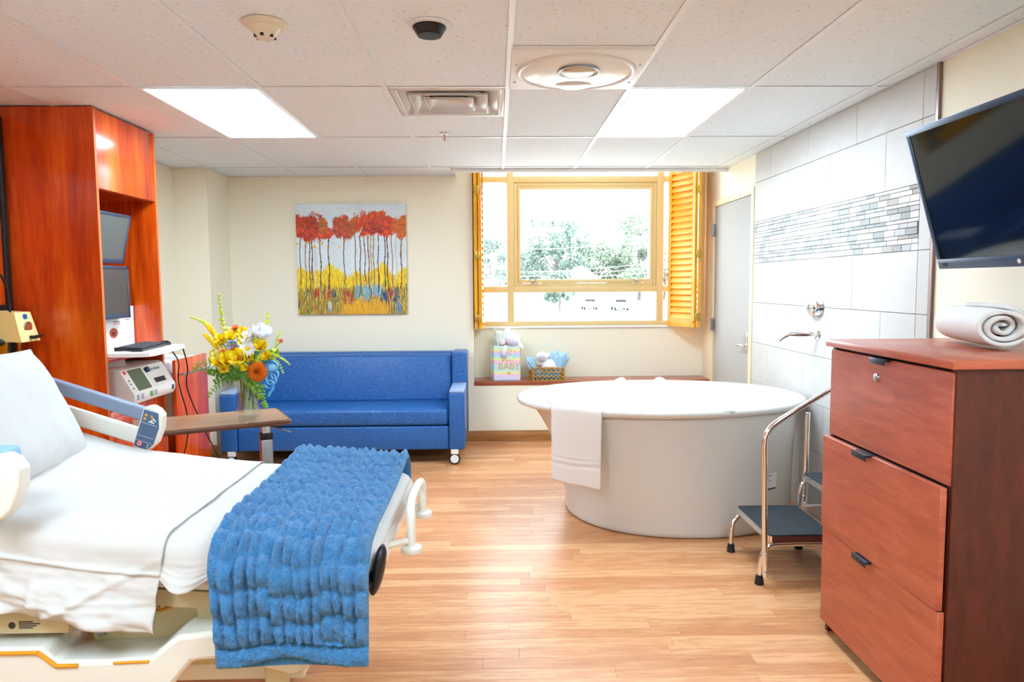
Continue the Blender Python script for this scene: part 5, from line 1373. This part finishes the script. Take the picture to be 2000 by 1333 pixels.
# rolled towel on the cabinet
rt = thing('rolled_towel', (1.74, 2.52, 1.226), 'thick rolled white towel lying on top of the file cabinet', 'towel')
axis0, axis1 = Vector((1.70, 2.36, 0)), Vector((1.80, 2.76, 0))
sp = []
turns = 3.1; NS = 110
for i in range(NS):
    t = i/(NS-1); an = t*turns*2*PI; rad = .012+.066*t**.9
    sp.append((rad*math.cos(an+.6)*1.22, rad*math.sin(an+.6)*.98))
ld = (axis1-axis0).normalized(); sd = Vector((ld.y, -ld.x, 0))
def roll(nn, bulge):
    A = np.zeros((nn, NS, 3))
    for i in range(nn):
        f = i/(nn-1); c = axis0.lerp(axis1, f)
        for j, (a, b) in enumerate(sp):
            k = 1+.05*math.sin(f*PI)+.015*math.sin(f*11+j*.05)
            end = .012*math.sin(j*.25)*(1-f)**6+ (.010*math.sin(j*.07)*(1-f)**4)
            A[i, j] = c+sd*a*k+Vector((0, 0, 1.226+.0795+b*k*1.0))+ld*end
    return A
G().grid(roll(22, 0)).done('spiral', m_terry, rt, sharp=None, solid=.0145)

# ------------------------------------------------------------------ television and wall arm
TVA = -math.atan2(.153, .51)
tv = thing('television', (1.6155, 2.23, 1.763), 'flat black television tilted down on the cream wall beside the tiles', 'television', rot=Euler((0, TVA, 0)))
w, h = .94, .533
G().box((.0, -w/2, -h/2), (.045, w/2, h/2), .006).done('casing', m_black, tv)
G().box((-.008, -w/2, -h/2), (.0, w/2, -h/2+.038), .002).box((-.008, -w/2, h/2-.022), (0, w/2, h/2), .002).box((-.008, -w/2, -h/2+.038), (0, -w/2+.02, h/2-.022), .002).box((-.008, w/2-.02, -h/2+.038), (0, w/2, h/2-.022), .002).done('bezel', m_bezel, tv)
G().box((-.004, -w/2+.02, -h/2+.038), (.001, w/2-.02, h/2-.022)).done('screen', m_screen, tv)
G().box((-.0095, w/2-.05, -h/2+.012), (-.008, w/2-.03, -h/2+.024)).done('sensor', m_black, tv)
g = G().lathe([(0, 0), (.008, 0), (.008, .001), (0, .001)], (0, 0, 0), 16); g.v = [(-.008-z, x+.045, -h/2+.019+y) for x, y, z in g.v]; g.done('round_badge', m_devwhite, tv)
wm = thing('television_mount', (1.9, 2.23, 1.7), 'black steel wall arm holding the tilted television', 'wall mount')
G().box((XR-.02, 2.08, 1.58), (XR-.001, 2.38, 1.92), .003).done('wall_plate', m_black, wm)
G().box((1.70, 2.18, 1.73), (XR-.02, 2.22, 1.77), .004).box((1.70, 2.25, 1.73), (XR-.02, 2.29, 1.77), .004).done('arm', m_black, wm)
G().box((1.672, 2.12, 1.66), (1.705, 2.36, 1.83), .004).done('tilt_plate', m_black, wm)

# ------------------------------------------------------------------ ceiling fittings
sm = thing('smoke_detector', (-.853, 2.772, H), 'ivory domed smoke detector on a speckled ceiling tile', 'smoke detector')
G().lathe([(0, 0), (.083, 0), (.083, -.006), (.07, -.016), (.05, -.018), (0, -.018)], (-.853, 2.772, H), 36).done('base_plate', m_smoke, sm)
G().lathe([(.058, -.016), (.05, -.03), (.036, -.05), (.028, -.058), (0, -.06)], (-.853, 2.772, H), 32).done('dome', m_smoke, sm)
for k in range(6):
    an = k*PI/3+.52
    G().box((-.853+.0335*math.cos(an)-.006, 2.772+.0335*math.sin(an)-.006, H-.055), (-.853+.0335*math.cos(an)+.006, 2.772+.0335*math.sin(an)+.006, H-.046)).done('vent_slot', m_black, sm)
spk = thing('ceiling_camera', (-.243, 2.79, H), 'black round ceiling fitting with a pale trim ring', 'ceiling fitting')
G().lathe([(.058, 0), (.082, 0), (.080, -.005), (.06, -.008), (.058, -.008)], (-.243, 2.79, H), 36).done('trim_ring', m_ctile, spk)
G().lathe([(.062, -.002), (.064, -.012), (.05, -.034), (.047, -.038), (0, -.039)], (-.243, 2.79, H), 32).done('rim', m_black, spk)
G().lathe([(.045, -.0385), (.045, -.041), (0, -.041)], (-.243, 2.79, H), 28).done('grille', m_black_flat, spk)
sk_ = thing('sprinkler_head', (-.325, 4.755, H), 'small chrome sprinkler head hanging from the ceiling', 'sprinkler')
G().lathe([(0, 0), (.038, 0), (.036, -.006), (.02, -.01), (0, -.01)], (-.325, 4.755, H), 24).done('escutcheon', m_chrome, sk_)
G().tube([(-.335, 4.755, H-.01), (-.338, 4.755, H-.028), (-.325, 4.755, H-.045)], .003, 6).tube([(-.315, 4.755, H-.01), (-.312, 4.755, H-.028), (-.325, 4.755, H-.045)], .003, 6).done('arms', m_chrome, sk_)
G().lathe([(0, 0), (.014, 0), (.014, -.002), (0, -.002)], (-.325, 4.755, H-.046), 14).done('deflector', m_chrome, sk_)
G().cyl((-.325, 4.755, H-.01), (-.325, 4.755, H-.04), .003, n=8).done('bulb', m_red, sk_)
# square air diffuser
df = thing('air_diffuser', (-.239, 3.952, H), 'square white ceiling air diffuser with nested louvres', 'air vent')
m_vent = M('white_vent_enamel', '#e6e4e0', .35)
def sqring(cx, cy, r0, z0, r1, z1):
    vs = [(cx+a*r, cy+b*r, z) for r, z in ((r0, z0), (r1, z1)) for a, b in ((-1, -1), (1, -1), (1, 1), (-1, 1))]
    return vs, [(i, (i+1) % 4, 4+(i+1) % 4, 4+i) for i in range(4)]
cx, cy = -.239, 3.952
g = G(); g.add(*sqring(cx, cy, .290, H-.004, .268, H-.006)); g.add(*sqring(cx, cy, .268, H-.006, .255, H+.0)); g.add(*sqring(cx, cy, .255, H+.0, .175, H+.07)); g.add(*sqring(cx, cy, .29, H-.004, .29, H+.005)); g.done('outer_cone', m_vent, df, solid=.0015, sharp=20)
g = G(); g.add(*sqring(cx, cy, .205, H-.010, .195, H-.010)); g.add(*sqring(cx, cy, .195, H-.01, .12, H+.045)); g.add(*sqring(cx, cy, .205, H-.01, .205, H-.002)); g.done('middle_cone', m_vent, df, solid=.0015, sharp=20)
g = G(); g.add(*sqring(cx, cy, .13, H-.012, .12, H-.012)); g.add(*sqring(cx, cy, .12, H-.012, .05, H+.03)); g.add(*sqring(cx, cy, .13, H-.012, .13, H-.004)); g.done('inner_cone', m_vent, df, solid=.0015, sharp=20)
G().box((cx-.2, cy-.2, H+.068), (cx+.2, cy+.2, H+.07)).done('dark_neck', m_black_flat, df)
for a, b in ((-1, 1), (1, 1), (-1, -1), (1, -1)): G().box((cx+a*.11-.012, cy+b*.11-.012, H-.002), (cx+a*.11+.012, cy+b*.11+.012, H+.066)).done('spring_bracket', m_alu, df)
# round examination light in a square panel
el = thing('exam_light', (.371, 3.342, H), 'round recessed examination light in a square white ceiling panel', 'ceiling light')
cx, cy = .371, 3.342
G().box((cx-.297, cy-.297, H-.014), (cx+.297, cy+.297, H-.002), .003).done('panel', m_white, el)
G().lathe([(.262, -.014), (.272, -.014), (.272, -.022), (.262, -.026), (.252, -.022), (.252, -.014)], (cx, cy, H), 48).done('bezel_ring', m_vent, el)
G().lathe([(.255, -.016), (.225, -.03), (.15, -.042), (.06, -.048), (0, -.049)], (cx, cy, H), 48).done('lens_cover', M('gloss_cream_lens', '#f3f1ea', .22, spec=.5), el)
def lensdisc(dx, dy, r, mt, nm):
    z = -.049+.026*((dx*dx+dy*dy)/.05)*.5
    G().lathe([(0, z-.004), (r*.9, z-.003), (r, z+.002), (r, z+.02)], (cx+dx, cy+dy, H), 32).done(nm, mt, el)
lensdisc(0, .10, .085, m_tub, 'lamp_lens'); lensdisc(0, -.11, .072, M('tan_reflector', '#c9b283', .25), 'reflector')
G().tube([(cx+.088*math.cos(t*PI/16), cy-.11+.088*math.sin(t*PI/16), H-.044) for t in range(32)], .005, 8, True).done('reflector_ring', m_alu, el)
for a, b in ((-.275, -.1), (-.275, .17), (.275, -.1), (.275, .17)): G().cyl((cx+a, cy+b, H-.014), (cx+a, cy+b, H-.017), .006, n=10).done('screw', m_alu, el)

# ------------------------------------------------------------------ beyond the window
GZ = -2.2
m_ground = M('pale_concrete', '#b9b9b4', .9, var=(.2, .1, (1, 1, 1)))
G().box((-260, 12, GZ-.5), (300, 420, GZ)).done('exterior_ground', m_ground, kind='structure')
m_fol = [M('grey_green_foliage', '#6d7e70', .9, var=(.6, .35, (1, 1, 1))), M('olive_foliage', '#78866c', .9, var=(.6, .35, (1, 1, 1)))]
m_bark = M('bark', '#57524a', .9)
def tree(x, y, hgt, wd, lb, seed, trunk=.25, mi=0):
    r = random.Random(seed); t = thing('tree', (x, y, GZ), lb, 'tree', 'trees beyond the window')
    g = G().tube([(x, y, GZ-.1), (x+.02*wd, y, GZ+hgt*trunk), (x-.01*wd, y, GZ+hgt*.6)], .3, 8, rs=[wd*.035, wd*.026, wd*.012])
    for k in range(5):
        an = k*1.3; g.tube([(x, y, GZ+hgt*(trunk+.04*k)), (x+wd*.22*math.cos(an), y+wd*.22*math.sin(an), GZ+hgt*(trunk+.22+.04*k))], .3, 6, rs=[wd*.014, wd*.006])
    g.done('trunk', m_bark, t)
    cl = []
    for k in range(40):
        an = r.uniform(0, 2*PI); zz = r.uniform(trunk, 1); rad = wd*.5*math.sqrt(max(0, 1-((zz-(trunk+.30))/(.78-trunk*.3))**2))*r.uniform(.3, 1)
        cl.append((Vector((x+rad*math.cos(an), y+rad*math.sin(an), GZ+hgt*zz)), wd*r.uniform(.10, .18)))
    vs = []; fs = []; s = max(.2, wd*.026)
    for c, cr in cl:
        for k in range(130):
            d = Vector((r.gauss(0, 1), r.gauss(0, 1), r.gauss(0, .8))).normalized()*cr*r.uniform(.55, 1.05); p = c+d
            a = Vector((r.gauss(0, 1), r.gauss(0, 1), r.gauss(0, 1))).normalized(); b = a.orthogonal().normalized(); n0 = len(vs)
            vs += [p-a*s, p+b*s*.7, p+a*s, p-b*s*.7]; fs.append((n0, n0+1, n0+2, n0+3))
    G().add(vs, fs).done('crown', m_fol[mi], t, recalc=False, sharp=None)
tree(12.5, 150, 17.0, 13, 'broad rounded tree behind the white gabled house', 1)
tree(22.5, 158, 12.0, 12, 'lower tree filling the gap between the two tallest trees', 2, mi=1)
tree(30.0, 150, 17.5, 12, 'tall tree at the shutter side of the main pane', 3, mi=1)
tree(6.0, 160, 10.5, 10, 'mid-height tree showing beside the window mullion', 4)
tree(-1.2, 150, 12.5, 8, 'tree seen through the narrow pane near the folded shutter', 5)
tree(17.5, 162, 8.0, 12, 'low tree behind the roof ridge of the house', 6)
tree(36.5, 155, 14.0, 10, 'tree half hidden behind the louvred shutter', 7)
tree(8.3, 94, 4.9, 4.0, 'small round tree standing in the parking lot', 8, .3)
m_bld = M('white_siding', '#d8dad8', .8); m_roof = M('white_metal_roof', '#cfd3d4', .6)
hs_ = thing('house', (17.0, 125, GZ), 'white house with a broad gable end beyond the parking lot', 'house')
G().box((11.5, 122, GZ), (20.5, 130, 1.2)).done('walls', m_bld, hs_)
G().prism([(9.8, .9), (14.5, 4.4), (19.5, .9)], 'y', 121, 131).done('roof', m_roof, hs_)
G().box((19.2, 122.5, GZ), (22.0, 129, .9)).done('annex', m_bld, hs_)
G().box((13.6, 121.9, -1.8), (15.2, 122.0, .2)).done('door_opening', M('grey_door_paint', '#8f9696', .7), hs_)
fn = thing('shed', (5.6, 124, GZ), 'row of small white gabled sheds beside the white house', 'shed')
for k in range(3): G().prism([(1.3+2.7*k, .5), (2.7+2.7*k, 2.4), (4.1+2.7*k, .5)], 'y', 121, 127).done('gable', m_roof, fn)
G().box((1.4, 121.5, GZ), (9.4, 127, .5)).done('walls', m_bld, fn)
sg = thing('sign_board', (-.9, 112, GZ), 'white sign board on a post seen through the narrow pane', 'sign')
G().box((-2.0, 112, .2), (.4, 112.2, 2.2)).done('board', m_bld, sg); G().box((-1.2, 112, GZ), (-.6, 112.2, .2)).done('post', m_bld, sg)
G().box((-6, 126, GZ), (2.0, 127.2, -.3), .3).done('hedge', m_fol[0], label='clipped hedge behind the sign board', cat='hedge')
def car(x, y, lb, col):
    t = thing('car', (x, y, GZ), lb, 'car')
    cm = M('car_paint_'+str(int(x*10)), col, .4)
    g = G().box((x-.9, y-2.1, GZ+.3), (x+.9, y+2.1, GZ+1.0), .15, 3); g.done('body', cm, t)
    G().prism([(y-1.2, GZ+.95), (y-.7, GZ+1.55), (y+1.1, GZ+1.6), (y+1.7, GZ+.95)], 'x', x-.78, x+.78).done('cabin', cm, t)
    G().box((x-.68, y-1.06, GZ+1.05), (x+.68, y-.95, GZ+1.42)).done('windscreen', m_black, t)
    for a in (-.82, .82):
        for b in (-1.3, 1.3): G().cyl((x+a-.1, y+b, GZ+.33), (x+a+.1, y+b, GZ+.33), .33, n=14).done('wheel', m_blackrub, t)
car(16.6, 96, 'dark grey car parked beyond the bottom pane', '#6f7680')
car(13.0, 100, 'pale grey car parked beyond the small tree', '#aeb4b8')
tr = thing('trailer', (-.3, 101, GZ), 'white box trailer on tandem wheels seen in the lower narrow pane', 'trailer')
G().box((-4.0, 100, GZ+.75), (2.6, 102.4, GZ+3.2), .08).done('box', m_bld, tr)
for a in (-.45, .5): G().cyl((a, 99.85, GZ+.45), (a, 100.2, GZ+.45), .45, n=18).done('wheel', M('grey_tyre', '#5c646b', .8) if 'grey_tyre' not in bpy.data.materials else bpy.data.materials['grey_tyre'], tr); G().cyl((a, 99.84, GZ+.45), (a, 99.86, GZ+.45), .27, n=18).done('wheel_hub', m_bld, tr)
G().box((-4.0, 99.98, GZ+.6), (2.6, 100.1, GZ+.75)).done('chassis', M('trailer_chassis', '#6a7884', .6), tr)
po = thing('utility_pole', (26.5, 118, GZ), 'pale utility pole carrying overhead wires', 'pole')
G().cyl((26.5, 118, GZ), (26.5, 118, 9), .14, .10, n=10).done('mast', m_bld, po)
for z0, z1 in ((8.2, 6.8), (4.6, 4.2), (3.9, 3.6), (3.2, 3.0)):
    G().tube([(-40, 112, z0-.6), (-6, 114, z0-1.4), (10, 116, z0-1.2), (26.5, 118, z0), (60, 124, z0+.8)], .035, 6).done('wire', m_bld, po)
